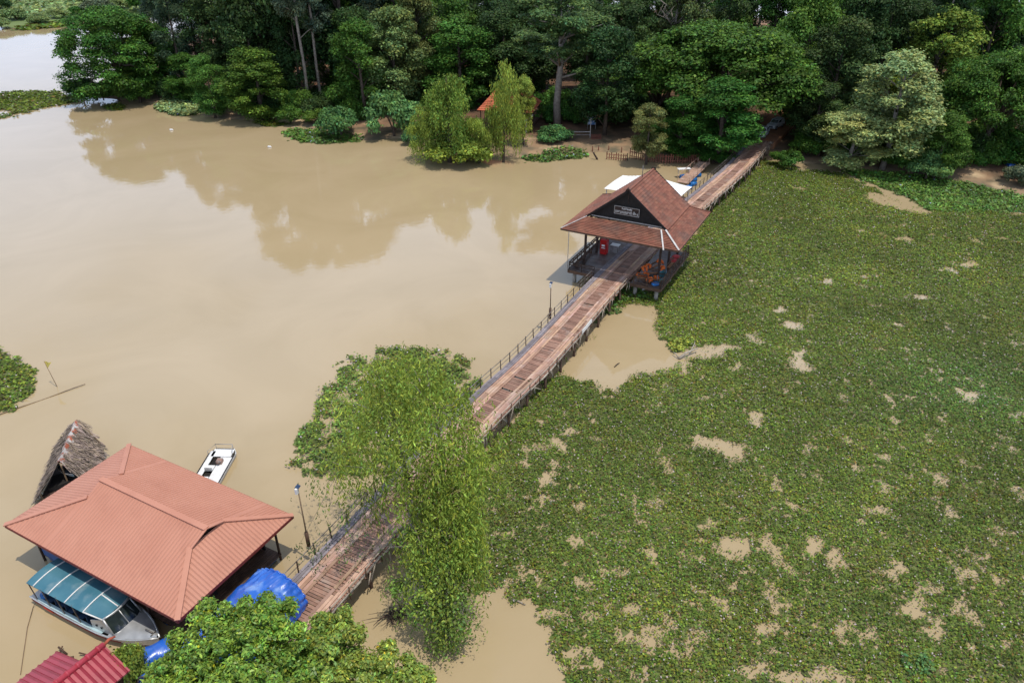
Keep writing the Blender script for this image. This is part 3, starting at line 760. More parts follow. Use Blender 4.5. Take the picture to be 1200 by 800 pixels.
    for sx in (-1,):
        for k in range(3): m.box((sx * (5.45 - k * .15), -.2, BZ + .44), .12, 10.2, .05, 0, r.uniform(.8, 1.2))
        for y in (-4.6, -2.3, 0, 2.3, 4.6): m.box((sx * 5.3, y, BZ + .2), .4, .1, .4)
        m.bar((sx * 5.6, -5.2, BZ + .8), (sx * 5.6, 4.9, BZ + .8), .05, .2)
    m.build('bench', WOODB, t)
build_pavilion()

# ---- things on the pavilion floor
def local_thing(name, label, cat, rr, d, z=BZ, rz=0, group=None):
    return thing(name, label, cat, pl(rr, d, z), -PAZ + rz, group)
def build_contents():
    z = BZ - .02
    t = local_thing('drinks_fridge', 'upright red drinks cabinet standing on the pavilion floor', 'cabinet', -3.75, .7, z)
    m = MB(); m.box((0, 0, 1.0), .85, .75, 1.9); m.build('body', RED, t)
    m = MB(); m.box((0, -.4, 1.0), .7, .05, 1.2); m.build('door', mat('deep_red_panel', (.34, .015, .015), (.46, .05, .04), 5, .25), t)
    m = MB(); m.box((0, -.43, 1.25), .42, .02, .22); m.box((.02, -.43, .92), .5, .02, .1); m.build('label_panel', WHITE, t)
    m = MB(); m.box((0, -.05, 1.99), .8, .65, .08); m.build('top_cover', CORAL, t)
    m = MB(); m.bar((.3, -.45, .8), (.3, -.45, 1.4), .03, .03); m.build('handle', STEEL, t)
    t = local_thing('table', 'low white topped table beside the red cabinet', 'table', -2.85, 2.4, z)
    m = MB(); m.box((0, 0, .74), 1.1, .8, .06); m.build('tabletop', WHITE, t)
    for x in (-.45, .45):
        for y in (-.32, .32): m = MB(); m.box((x, y, .355), .06, .06, .71); m.build('leg', STEEL, t)
    # wooden stools / crates heap right side
    r = random.Random(4)
    jl = ['orange life jacket on top of the heap beside the front column', 'orange life jacket lying nearest the bridge rail', 'orange life jacket draped behind the front column', 'orange life jacket at the foot of the bench heap',
          'orange life jacket tucked against the right balustrade', 'orange life jacket on the bench by the bridge edge of the heap', 'orange life jacket farthest back in the heap', 'orange life jacket standing upright by the front corner post']
    for lab, (x, y, zz, a) in zip(jl, ((3.05, -2.2, .75, .2), (2.75, -4.3, .35, 1.2), (4.6, -1.9, .72, -.4), (3.3, -3.6, .25, .8), (4.7, -3.9, .3, 2), (2.9, -3.1, .8, .5), (3.9, -.3, .75, 1.0), (4.2, -5.1, .5, -.3))):
        t = local_thing('life_jacket', lab, 'life jacket', x, y, z + zz, a, 'life jackets heaped in the pavilion')
        t.scale = (1.1, 1.1, 1.1)
        for sx in (-1, 1):
            m = MB()
            pts = [(sx * .17, -.36, -.05), (sx * .2, -.1, .12), (sx * .17, .2, .16), (sx * .12, .4, .05)]
            m.tube(pts, [.1, .16, .15, .08], 8); m.build('front_panel', ORANGE, t)
        m = MB(); m.tube([(-.3, .1, .05), (0, .3, .2), (.3, .1, .05)], [.1, .16, .1], 8); m.build('collar', ORANGE, t)
        m = MB(); m.bar((-.3, -.12, .2), (.3, -.12, .2), .05, .03); m.build('strap', RUBBER, t)
    bl = ['tipped brown wooden bench in front of the right column', 'brown wooden bench behind the orange life jackets', 'long brown bench leaning along the right balustrade', 'short brown bench under the front eave by the bridge']
    for lab, (x, y, a, L_) in zip(bl, ((3.9, -2.9, .5, 1.7), (3.6, -.6, 1.3, 1.8), (5.1, .6, 1.55, 2.4), (3.2, -4.8, .2, 1.2))):
        t = local_thing('wooden_bench', lab, 'bench', x, y, z, a, 'benches stacked in the pavilion')
        m = MB(); m.box((0, 0, .45), L_, .34, .05); m.build('seat', mat('orange_brown_wood', (.36, .17, .075), (.26, .11, .05), 3, .6) if 'orange_brown_wood' not in bpy.data.materials else bpy.data.materials['orange_brown_wood'], t)
        for sx in (-1, 1): m = MB(); m.box((sx * (L_ / 2 - .15), 0, .215), .07, .3, .42); m.build('leg', WOODB, t)
        m = MB(); m.bar((-L_ / 2, .17, .8), (L_ / 2, .17, .8), .05, .22); m.build('backrest', WOODB, t)
        for sx in (-1, 1): m = MB(); m.bar((sx * (L_ / 2 - .1), .19, .45), (sx * (L_ / 2 - .1), .19, .7), .05, .05, (0, 1, 0)); m.build('back_post', WOODB, t)
    t = local_thing('drum', 'dark green drum among the heaped benches', 'drum', 4.2, -4.6, z)
    m = MB(); m.tube([(0, 0, 0), (0, 0, .28), (0, 0, .3), (0, 0, .58), (0, 0, .6), (0, 0, .86)], [.28, .28, .3, .3, .28, .28], 16); m.build('barrel', mat('dark_green_paint', (.02, .05, .03), (.015, .035, .02), 2, .5), t)
    m = MB(); m.tube([(0, 0, .86), (0, 0, .89)], .25, 16); m.build('lid', RUBBER, t)
    t = local_thing('canoe', 'small faded teal canoe lying along the right balustrade', 'canoe', 5.1, -3.3, z + .05, R(4))
    m = MB(); n = 12; prof = []
    for i in range(n + 1):
        f = -1 + 2 * i / n; w = .42 * (1 - f * f * .92) ** .6; L_ = 1.6 * f; zz = .18 * f * f
        prof.append([(-w, L_, .55 + zz), (-w * .85, L_, .2 + zz), (0, L_ * .96, .02 + zz), (w * .85, L_, .2 + zz), (w, L_, .55 + zz)])
    vs = [p for q in prof for p in q]; fs = []
    for i in range(n):
        for k in range(4): a = i * 5 + k; fs.append((a, a + 1, a + 6, a + 5))
    m.add(vs, fs, 1, True); m.build('hull', TEALB, t)
    m = MB()
    for sx in (0, 4):
        m.tube([prof[i][sx] for i in range(n + 1)], .035, 6)
    m.build('gunwale', GREYB, t)
    m = MB(); m.box((0, .5, .47), .7, .2, .03); m.box((0, -.6, .47), .68, .2, .03); m.build('thwart', WOODB, t)
    for lab, (x, y, a) in zip(('coral red cushion nearer the front of the right balustrade', 'coral red cushion at the far end of the right balustrade'), ((4.95, 1.6, .2), (5.05, 2.9, -.1))):
        t = tag(pillow('floor_cushion', 1.05, .95, .32, CORAL), lab, 'cushion', 'red cushions'); t.location = pl(x, y, z + .48); t.rotation_euler = (0, 0, -PAZ + a)
    o = tag(pillow('blue_bag', .9, .6, .5, BLUEP), 'crumpled bright blue bag hung at the front right corner post of the pavilion', 'bag'); o.location = pl(5.0, -5.35, z + .3); o.rotation_euler = (0, 0, .4)
    # timber store under the cushions
    t = local_thing('plank_stack', 'stack of brown planks beneath the red cushions', 'planks', 5.0, 2.3, z)
    for i in range(4): m = MB(); m.box((0, 0, .06 + .115 * i), .9, 2.6, .1, r.uniform(-.03, .03), r.uniform(.8, 1.2)); m.build('plank', WOODB, t)
def pillow(name, x, y, h, m):
    vs = []; fs = []; n = 10
    for s in (1, -1):
        o = len(vs)
        for i in range(n + 1):
            for j in range(n + 1):
                a, b = i / n * 2 - 1, j / n * 2 - 1
                k = max(0, (1 - a ** 4) * (1 - b ** 4)) ** .5
                vs.append((a * x / 2 * (1 - .05 * b * b), b * y / 2 * (1 - .05 * a * a), s * h / 2 * k + .02 * math.sin(5 * a + 3 * b)))
        for i in range(n):
            for j in range(n):
                q = o + i * (n + 1) + j
                fs.append((q, q + n + 1, q + n + 2, q + 1) if s > 0 else (q, q + 1, q + n + 2, q + n + 1))
    mb = MB(); mb.add(vs, fs, 1, True); return mb.build(name, m)
build_contents()

# ---- canopy, raft and floats behind the pavilion
def build_raft():
    c = Vector((20.1, 105.6, 0)); az = R(30)
    t = thing('shade_canopy', 'white peaked shade canopy on poles behind the pavilion roof', 'canopy', c, -az)
    W_, D_ = 5.5, 3.6; m = MB(); n = 14; vs = []; fs = []
    for i in range(n + 1):
        for j in range(n + 1):
            a, b = i / n * 2 - 1, j / n * 2 - 1
            k = 1 - max(abs(a), abs(b)); z = 4.1 + 2.0 * k ** 1.15 - .25 * (1 - abs(abs(a) - abs(b))) * 0
            sag = .18 * (1 - a * a) * (abs(b) > .99) + .18 * (1 - b * b) * (abs(a) > .99)
            vs.append((a * W_, b * D_, z + sag * .6))
    for i in range(n):
        for j in range(n): q = i * (n + 1) + j; fs.append((q, q + n + 1, q + n + 2, q + 1))
    m.add(vs, fs, 1, False); m.build('canvas', CANVAS, t)
    o0 = None
    for sx in (-1, 1):
        for sy in (-1, 1):
            m = MB(); m.tube([(sx * (W_ - .3), sy * (D_ - .3), .4), (sx * (W_ - .3), sy * (D_ - .3), 4.15)], .07, 8); m.build('pole', PALESTEEL, t)
    t = thing('floating_raft', 'plank raft floating left of the bridge under the white canopy', 'raft', c, -az)
    m = MB(); r = random.Random(6)
    y = -6
    while y < 9: m.box((-.3, y, .5), 11.2, .22, .05, 0, r.uniform(.7, 1.2)); y += .26
    m.build('deck', WOODB, t)
    m = MB()
    for x in (-5, -2, 1, 4.6): m.bar((x, -6, .36), (x, 9, .36), .16, .2)
    m.build('joist', WOODD, t)
    # gangway to the shore
    a = at(800, 214, .7); b = at(826, 190, .9)
    t = thing('gangway', 'narrow pinkish plank gangway from the raft to the fenced shore', 'gangway', (a + b) / 2)
    off = (a + b) / 2; d = (b - a).normalized(); s = Vector((d.y, -d.x, 0))
    m = MB(); L_ = (b - a).length; x = 0
    while x < L_: p = a + d * x; m.bar(p - s * 1.0, p + s * 1.0, .2, .05, tint=r.uniform(.75, 1.2)); x += .25
    m.build('deck', WOODP, t, off)
    for k in (-1, 1): m = MB(); m.tube([a + s * k + Vector((0, 0, 1)), b + s * k + Vector((0, 0, 1))], .04, 6); [m.tube([a + d * x + s * k, a + d * x + s * k + Vector((0, 0, 1))], .04, 6) for x in np.arange(.3, L_, 2.2)]; m.build('handrail', WOODP, t, off)
    labs = ['blue float drum nearest the white canopy tip', 'blue float drum in the middle of the cluster beside the gangway', 'bright blue float drum farthest along the gangway', 'dark blue float drum tied to the raft corner', 'blue float drum close beside the bridge rail', 'half sunk blue float drum between the raft and the bridge']
    pr = None
    for lab, (u, v, a) in zip(labs, ((806, 221, .3), (812, 212, .4), (817, 206.5, .2), (798, 224, .5), (812, 217, .45), (801, 208, .3))):
        if pr is None:
            pr = thing('float_drum', lab, 'float', group='blue float drums'); m = MB()
            m.tube([(-.62, 0, .18), (-.6, 0, .18), (-.25, 0, .18), (-.22, 0, .18), (.22, 0, .18), (.25, 0, .18), (.6, 0, .18), (.62, 0, .18)], [.3, .36, .36, .4, .4, .36, .36, .3], 14); m.build('barrel', BLUEP, pr)
            m = MB(); m.tube([(.62, .12, .32), (.67, .12, .32)], .06, 8); m.build('cap', WHITE, pr); o = pr
        else: o = copy_tree(pr); o['label'] = lab
        o.location = at(u, v, .1); o.rotation_euler = (0, 0, a)
    t = thing('washing_table', 'small white table on the gangway head near the shore', 'table', at(801, 203, .7))
    m = MB(); m.box((0, 0, .8), 2.2, .9, .07, .2); m.build('tabletop', WHITE, t)
    for x in (-.9, .9):
        for y in (-.3, .3): m = MB(); m.box((x, y, .38), .06, .06, .76, .0); m.build('leg', PALESTEEL, t)
    # handrail left of the bridge beyond the pavilion is part of the bridge railing
build_raft()

# ------------------------------------------------------------------ lamps, flag, poles
def lamp(u, v, lab, h):
    p = at(u, v, BZ - .4)
    t = thing('solar_lamp', lab, 'street lamp', p, R(-27), 'solar lamps on the bridge')
    m = MB(); m.tube([(0, 0, 0), (0, 0, h)], [.055, .045], 8); m.build('post', BAMBOO if h > 5 else WOODB, t)
    m = MB(); m.tube([(0, 0, .1), (0, 0, 1.35)], .14, 10); m.build('post_sleeve', WOODB, t)
    m = MB(); m.add([(-.15, -.1, h + .05), (.15, -.1, h + .05), (.15, .16, h + .13), (-.15, .16, h + .13), (-.15, -.1, h), (.15, -.1, h), (.15, .16, h + .08), (-.15, .16, h + .08)], [(0, 1, 2, 3), (7, 6, 5, 4), (0, 4, 5, 1), (1, 5, 6, 2), (2, 6, 7, 3), (3, 7, 4, 0)]); m.build('solar_panel', PANEL, t)
    m = MB(); m.box((0, -.14, h - .2), .16, .2, .42); m.build('lamp_head', WHITE, t)
lamp(644.5, 374, 'thin solar lamp on the left bridge railing near the pavilion', 4.3)
lamp(362, 640, 'taller solar lamp beside the boathouse end of the bridge', 5.4)
def build_small():
    p = at(67, 453, 0); q = at(57.5, 416, 0)
    t = thing('marker_flag', 'small yellow flag on a thin leaning pole standing in the water', 'flag', p)
    topv = Vector((-.75, .55, 2.55))
    m = MB(); m.tube([(.1, -.1, -1), (0, 0, 0), topv * .5, topv], [.04, .035, .03, .025], 6); m.build('pole', BAMBOO, t)
    m = MB(); a = topv; n = 8; vs = []; fs = []
    for i in range(n + 1):
        f = i / n; w = .42 * (1 - f)
        vs += [(a.x + f * .62, a.y + .06 * math.sin(f * 7), a.z - .02 - .1 * f + .0), (a.x + f * .62 + .03, a.y + .06 * math.sin(f * 7 + .6), a.z - .02 - .1 * f - 2 * w)]
    for i in range(n): fs.append((2 * i, 2 * i + 1, 2 * i + 3, 2 * i + 2))
    m.add(vs, fs, 1, True); m.build('cloth', YELLOW, t)
    a, b = at(-10, 489, .03), at(100, 450, .05)
    m = MB(); m.tube([a.lerp(b, k) + Vector((0, 0, .04 * math.sin(k * 9))) for k in np.linspace(0, 1, 9)], [.055, .06, .06, .055, .05, .05, .045, .04, .03], 7)
    tag(m.build('bamboo_pole', BAMBOO), 'long thin bamboo pole floating at the left edge past the plant clump', 'pole')
    # drift branch
    c = at(800, 415, .1); t = thing('dead_branch', 'bleached dead branch lying on the hyacinth beside the muddy pond', 'branch', c)
    a, b = at(796, 420, .1) - c, at(818, 408, .45) - c
    m = MB(); m.tube([a, a.lerp(b, .3) + Vector((0, 0, .25)), a.lerp(b, .7) + Vector((.1, 0, .2)), b], [.14, .12, .1, .06], 7); m.build('limb', PALEW, t)
    m = MB(); m.tube([a.lerp(b, .6) + Vector((0, 0, .2)), a.lerp(b, .7) + Vector((.3, .7, .5)), a.lerp(b, .8) + Vector((.35, 1.4, .6))], [.07, .05, .03], 6); m.tube([a, a + Vector((-.3, .5, .3)), a + Vector((-.5, .9, .2))], [.1, .06, .03], 6); m.build('twig', PALEW, t)
    for lab, (u0, v0, u1, v1) in zip(('short bleached stick floating on the muddy water by the hyacinth edge', 'thin dark twig at the edge of the pond under the bridge'), ((600, 702, 616, 708), (720, 430, 726, 425))):
        a, b = at(u0, v0, .04), at(u1, v1, .1); m = MB(); m.tube([a, a.lerp(b, .5) + Vector((0, 0, .08)), b], [.06, .05, .03], 6); tag(m.build('driftwood', PALEW if u0 == 600 else WOODD), lab, 'driftwood')
    c = at(462, 722, .1); t = thing('fallen_branches', 'dark tangle of fallen branches in the shallow water left of the willow base', 'branches', c)
    rb = random.Random(12); m = MB(); m2 = MB()
    for k in range(46):
        p = Vector((rb.gauss(0, .3), rb.gauss(0, .25), rb.uniform(-.1, .2))); d = Vector((rb.uniform(-1, 1), rb.uniform(-1, 1), rb.uniform(.05, .5))) * rb.uniform(.7, 2.0)
        (m if k < 8 else m2).tube([p, p + d * .5 + Vector((0, 0, .12)), p + d], [.06, .04, .015] if k < 8 else [.025, .02, .01], 5, tint=rb.uniform(.6, 1.4))
    m.build('limb', WOODD, t); m2.build('twig_tangle', WOODD, t)
    for lab, (u, v) in zip(('tiny white net float on the tan water below the eucalyptus trunks', 'tiny white net float on the tan water below the domed rain tree'), ((316, 173), (201, 153))):
        m = MB(); m.tube([(-.35, 0, .1), (-.28, 0, .14), (.2, 0, .14), (.3, 0, .08), (.42, 0, .08)], [.05, .2, .2, .07, .06], 10); o = tag(m.build('net_float', WHITE), lab, 'float'); o.location = at(u, v, 0)
    p = at(699, 187, 0); t = thing('leaning_stump', 'short dark stump leaning out of the shallow water near the fence', 'stump', p)
    m = MB(); m.tube([(.3, -.1, -.4), (0, 0, .3), (-.55, .1, 1.1), (-.75, .2, 1.35)], [.2, .17, .14, .08], 8); m.build('wood', WOODD, t)
    m = MB(); m.tube([(-.45, .1, .95), (-.35, .3, 1.35)], [.06, .03], 6); m.build('broken_twig', WOODD, t)
build_small()

# ------------------------------------------------------------------ boathouse
def ribs(m, poly, down, gap, w, h, n):
    """narrow raised ribs running down a planar slope"""
    poly = [Vector(p) for p in poly]; down = Vector(down).normalized(); n = Vector(n).normalized(); al = down.cross(n).normalized()
    o = poly[0]; ks = [(p - o).dot(al) for p in poly]; k = min(ks) + gap / 2
    while k < max(ks):
        hit = []
        for a, b in zip(poly, poly[1:] + poly[:1]):
            ka, kb = (a - o).dot(al), (b - o).dot(al)
            if (ka - k) * (kb - k) < 0: hit.append(a.lerp(b, (k - ka) / (kb - ka)))
        if len(hit) == 2 and (hit[0] - hit[1]).length > .1:
            a, b = hit; s = al * (w / 2); u = n * h
            m.add([a - s, a + u, a + s, b - s, b + u, b + s], [(0, 1, 4, 3), (1, 2, 5, 4), (0, 2, 1), (3, 4, 5)], .86)
        k += gap
def build_boathouse():
    org = Vector((-19.66, 29.14, 0))               # front corner; x along the long side (away to the left), y along the short side
    lx = Vector((-14.79, 7.79, 0)); LX = lx.length; lx.normalize(); ly = Vector((lx.y, -lx.x, 0)); LY = 9.85
    rz = math.atan2(lx.y, lx.x)
    t = thing('boathouse', 'boathouse with wide salmon metal hip roof floating beside the bridge', 'boathouse', org, rz)
    # local: x along lx ; y = +left of lx -> lx rotated +90 = (-lx.y, lx.x): points towards the camera side, so the house lies in -y
    ze, zr = 3.8, 5.75; gz = 5.22
    W_ = LY; mid = -W_ / 2; gx0, gx1 = 2.55, LX - 4.3; gw = (zr - gz) / (zr - ze) * W_ / 2
    A, Bc, C, D = (0, 0, ze), (0, -W_, ze), (LX, -W_, ze), (LX, 0, ze)
    G0a, G0b, G1a, G1b = (gx0, mid + gw, gz), (gx0, mid - gw, gz), (gx1, mid + gw, gz), (gx1, mid - gw, gz)
    ov = .12
    R0, R1 = (gx0 - ov, mid, zr), (gx1 + .2, mid, zr)
    roof = MB()
    slopes = [([A, G0a, (gx0 - ov, mid + gw * .06 + .02, zr - .03), (gx1 + .2, mid + .02, zr - .03), G1a, D], (0, 1, -.4)),
              ([C, G1b, (gx1 + .2, mid - .02, zr - .03), (gx0 - ov, mid - gw * .06 - .02, zr - .03), G0b, Bc], (0, -1, -.4)),
              ([Bc, G0b, G0a, A], (-1, 0, -.4)), ([D, G1a, G1b, C], (1, 0, -.4))]
    # main slopes kept planar: corner, gablet foot, ridge
    for k, (p, dn) in enumerate(slopes):
        if k == 0: p = [A, G0a, R0, R1, G1a, D]
        if k == 1: p = [C, G1b, R1, R0, G0b, Bc]
        P = [Vector(q) for q in p]
        if k < 2: n = Vector((0, (1 if k == 0 else -1) * (zr - ze), W_ / 2)).normalized(); dn = Vector((0, (1 if k == 0 else -1) * W_ / 2, -(zr - ze)))
        else:
            n = (P[1] - P[0]).cross(P[2] - P[0]).normalized(); n = n if n.z > 0 else -n
            e = (P[3] - P[0]).normalized(); dn = n.cross(e); dn = dn if dn.z < 0 else -dn
        if ((P[1] - P[0]).cross(P[2] - P[0])).z < 0: P = P[::-1]
        roof.poly(P); ribs(roof, P, dn, .27, .11, .045 if k < 2 else .03, n)
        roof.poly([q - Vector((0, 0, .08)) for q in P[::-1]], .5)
    ro = roof.build('roof', SALMON, t)
    cap = MB(); q = .05
    cap.bar(Vector(R0) + Vector((-.02, 0, .04)), Vector(R1) + Vector((0, 0, .04)), .40, .08)
    for a, b in ((A, G0a), (Bc, G0b), (D, G1a), (C, G1b)): cap.bar(Vector(a) + Vector((0, 0, .05)), Vector(b) + Vector((0, 0, .06)), .34, .07)
    for a, b in ((G0a, R0), (G0b, R0)): cap.bar(Vector(a) + Vector((-.12, 0, .06)), Vector(b) + Vector((-.02, 0, .03)), .16, .06)
    cap.build('ridge_cap', SALMON, ro)
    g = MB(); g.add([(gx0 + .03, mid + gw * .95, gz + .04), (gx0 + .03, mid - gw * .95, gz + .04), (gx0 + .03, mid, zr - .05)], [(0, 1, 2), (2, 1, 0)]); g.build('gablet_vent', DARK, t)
    f = MB()
    for a, b in ((A, Bc), (Bc, C), (C, D), (D, A)): f.bar(Vector(a) - Vector((0, 0, .12)), Vector(b) - Vector((0, 0, .12)), .05, .22)
    f.build('fascia', mat('dark_red_fascia', (.20, .035, .03), (.15, .03, .025), 3, .6), t)
    d = MB(); r = random.Random(1); x = .9
    while x < LX - .9: d.box((x, mid, .62), .2, W_ - 2.0, .06, 0, r.uniform(.7, 1.2)); x += .225
    d.build('deck', WOODB, t)
    wl = MB(); wl.box((LX - 1.2, mid - .3, 1.75), .1, W_ - 3.2, 2.2); wl.box((LX - 3.7, -1.05, 1.55), 5.0, .1, 1.8); wl.build('wall', mat('blue_painted_wall', (.035, .09, .24), (.03, .07, .19), 2, .6), t)
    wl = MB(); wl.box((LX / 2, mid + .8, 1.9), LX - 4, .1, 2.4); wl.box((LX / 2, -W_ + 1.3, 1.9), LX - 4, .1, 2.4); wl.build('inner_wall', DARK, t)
    o0 = None
    for i in range(5):
        for y in (-1.0, -W_ + 1.0):
            x = 1 + (LX - 2) * i / 4
            if o0 is None: m = MB(); m.tube([(0, 0, -1), (0, 0, ze - .05)], .09, 8); o0 = m.build('post', WOODD, t); o = o0
            else: o = o0.copy(); COL.objects.link(o); o.parent = t
            o.location = (x, y, 0)
    for i in range(7):
        m = MB() ; x = 1.4 + i * (LX - 2.8) / 6; m.tube([(x, -1.2, .25), (x, -W_ + 1.2, .25)], .3, 10); m.build('float_tank', BLUEP, t)
    m = MB()
    for y in (-1.0, -W_ + 1.0): m.bar((1, y, ze - .28), (LX - 1, y, ze - .28), .1, .14)
    m.build('wall_plate', WOODD, t)
build_boathouse()

# ------------------------------------------------------------------ boats
def loft(m, secs, tint=1, close=False):
    n = len(secs[0]); vs = [p for s in secs for p in s]; fs = []
    for i in range(len(secs) - 1):
        for k in range(n - (0 if close else 1)):
            a = i * n + k; b = i * n + (k + 1) % n; fs.append((a, b, b + n, a + n))
    m.add(vs, fs, tint, True)
def build_tourboat():
    st = Vector((-31.35, 34.75, 0)); bow = Vector((-21.85, 30.15, 0)); L_ = (bow - st).length; d = (bow - st).normalized()
    t = thing('tour_boat', 'long silver passenger boat with teal canopy moored under the salmon roof', 'boat', st, math.atan2(d.y, d.x))
    # local x = forward, y = left (shore side), z up
    bw = 1.32
    def half(x):
        f = x / L_
        return bw * (1 if f < .58 else max(.0, 1 - ((f - .58) / .42) ** 2.3)) * (.93 + .07 * min(1, f * 4))
    def sheer(x): f = x / L_; return .62 + .34 * max(0, f - .35) ** 1.6 * 2
    xs = [0, .5, 1.5, 3, 4.5, 5.5, 6.5, 7.5, 8.3, 9.0, 9.6, 10.0, L_]
    sec = []
    for x in xs:
        h = max(half(x), .02); z = sheer(x); k = min(1, (x / L_) ** 3 * 1.1)
        sec.append([(x, h, z), (x, h * .98, z - .12), (x - .15 * k, h * (.93 - .2 * k), .18), (x - .5 * k, h * .55 * (1 - k * .5), -.18), (x - .6 * k, 0, -.28), (x - .5 * k, -h * .55 * (1 - k * .5), -.18), (x - .15 * k, -h * (.93 - .2 * k), .18), (x, -h * .98, z - .12), (x, -h, z)])
    m = MB(); loft(m, sec); m.poly([tuple(p) for p in sec[0]])
    hull = m.build('hull', BOATW, t)
    m = MB()
    for s in (0, 8): m.tube([Vector(c[s]) + Vector((0, (.02 if s == 0 else -.02), .02)) for c in sec], .06, 6)
    m.build('gunwale', ALU, hull)
    m = MB()
    for s in (-1, 1):
        m.tube([(x, s * (half(x) * .965 + .03), sheer(x) - .3) for x in xs[:9]], .035, 5)
    m.build('rubbing_strake', mat('dull_red_stripe', (.36, .06, .04), (.28, .05, .035), 3, .6), hull)
    m = MB(); m.box((1.9, -1.36, .42), .9, .03, .16, 0); m.build('red_patch', RED, hull)
    # decks
    m = MB(); n = 14; vs = []; fs = []
    for i in range(n + 1):
        x = 7.35 + (L_ - .12 - 7.35) * i / n; h = half(x) * .97; z = sheer(x) + .01
        vs += [(x, h, z), (x, h * .5, z + .13), (x, 0, z + .17), (x, -h * .5, z + .13), (x, -h, z)]
    for i in range(n):
        for k in range(4): a = i * 5 + k; fs.append((a, a + 5, a + 6, a + 1))
    m.add(vs, fs, 1, True); m.build('foredeck', ALU, t)
    m = MB(); m.box((3.5, 0, .30), 7.0, 2.3, .05); m.build('floor', mat('dark_boat_floor', (.06, .07, .07), (.045, .05, .05), 2, .7), t)
    m = MB(); m.box((.35, 0, .60), .7, 2.5, .06); m.build('stern_deck', BOATW, t)
    for s in (-1, 1):
        m = MB(); m.box((3.7, s * 1.16, .655), 6.2, .24, .05); m.build('side_deck', mat('pale_teal_deck', (.42, .56, .58), (.34, .46, .48), 2, .5) if 'pale_teal_deck' not in bpy.data.materials else bpy.data.materials['pale_teal_deck'], t)
    o0 = None
    for x in (1.5, 2.5, 3.5, 4.5, 5.5):
        for s in (-1, 1):
            if o0 is None:
                m = MB(); m.box((0, 0, .62), .5, .85, .1); m.box((-.24, 0, .9), .08, .85, .5); o0 = m.build('seat', mat('dark_blue_seat', (.03, .06, .12), (.025, .05, .10), 2, .7), t); o = o0
            else: o = o0.copy(); COL.objects.link(o); o.parent = t
            o.location = (x, s * .55, 0)
    # cabin front: side panels, windscreen frame
    zt = 1.95
    cf = MB()
    for s in (-1, 1):
        y = s * 1.12
        cf.add([(5.9, y, .66), (7.75, y * .92, .72), (7.15, y * .86, zt - .15), (5.9, y * .97, zt - .62), (5.9, y * .97, .66), (7.75, y * .87, .72), (7.15, y * .81, zt - .15), (5.9, y * .93, zt - .62)], [(0, 1, 2, 3), (7, 6, 5, 4), (0, 3, 7, 4), (1, 5, 6, 2), (3, 2, 6, 7)])
    cab = cf.build('cabin_side', ALU, t)
    m = MB()
    for s in (-1, 1):
        for x in (6.35, 6.8): m.tube([(x, s * 1.075, 1.05), (x, s * 1.10, 1.05)], .09, 10)
    m.build('porthole', DARK, cab)
    gl = MB(); nn = 8; vs = []; fs = []
    for i in range(nn + 1):
        a = -1 + 2 * i / nn; b = .25 * (1 - a * a)
        vs += [(7.75 + b, a * 1.03, .86), (7.12 + b * .7, a * .96, zt - .06)]
    for i in range(nn): fs.append((2 * i, 2 * i + 2, 2 * i + 3, 2 * i + 1))
    gl.add(vs, fs, 1, True); ws = gl.build('windscreen', GLASSD, t)
    m = MB(); m.tube([vs[2 * i] for i in range(nn + 1)], .045, 6); m.tube([vs[2 * i + 1] for i in range(nn + 1)], .075, 6)
    for i in (0, nn): m.tube([vs[2 * i], vs[2 * i + 1]], .06, 6)
    m.tube([vs[nn], vs[nn + 1]], .03, 6); m.build('windscreen_frame', ALU, ws)
    # canopy: a gently arched sheet with white ribs
    cs = MB(); x0, x1 = .35, 5.75; ny = 8; secs = []
    def arch(x, a):
        tpr = 1 if x < x1 else 1 - .22 * (x - x1) / 1.45
        z = 2.28 - .18 * a * a - (0 if x < x1 else .33 * (x - x1) / 1.45)
        return (x, a * 1.25 * tpr, z)
    cx = [x0, 1.1, 2.6, 4.2, x1, 6.4, 7.2]
    for x in cx: secs.append([arch(x, -1 + 2 * k / ny) for k in range(ny + 1)])
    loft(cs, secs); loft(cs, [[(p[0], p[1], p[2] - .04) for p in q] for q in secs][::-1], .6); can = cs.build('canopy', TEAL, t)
    for x in (1.05, 2.5, 4.05, x1): m = MB(); m.tube([Vector(arch(x, -1 + 2 * k / ny)) + Vector((0, 0, .03)) for k in range(ny + 1)], .045, 6); m.build('canopy_rib', WHITE, can)
    m = MB()
    for a in (-.98, .0 + .12): m.tube([Vector(arch(x, a)) + Vector((0, 0, .03)) for x in (x1, 6.4, 7.2)], .045, 6)
    m.build('front_rib', WHITE, can)
    o0 = None
    for x in (.7, 2.0, 3.4, 4.9):
        for s in (-1, 1): m = MB(); m.bar((x, s * 1.2, .66), (x - .25, s * 1.2, 2.12), .06, .06, (0, 1, 0)); m.build('canopy_post', STEEL, t)
    m = MB(); m.box((-.05, 0, .95), .4, .5, .55); m.tube([(-.15, 0, .7), (-.35, 0, -.4)], .09, 8); m.build('outboard_motor', RUBBER, t)
    m = MB(); m.tube([(.9, -.8, .35), (.9, -.8, .9)], .26, 12); m.build('fuel_drum', BLUEP, t)
    m = MB(); m.tube([(L_ - 1.1, 0, 1.15), (L_ - .5, 0, 1.17)], .05, 6); m.tube([(L_ - .45, -.2, 1.12), (L_ - .45, .2, 1.12)], .035, 6); m.build('bow_cleat', STEEL, t)
    # mooring line trailing into the water
    a = st - d * .1; b = at(24, 790, .02)
    m = MB(); m.tube([Vector((a.x, a.y - .9, .5)), Vector((a.x - .2, a.y - 1.6, .08)), at(32, 735, .03), b], .025, 5); tag(m.build('mooring_rope', BAMBOO), 'thin brown mooring rope trailing from the stern of the silver passenger boat', 'rope')
build_tourboat()
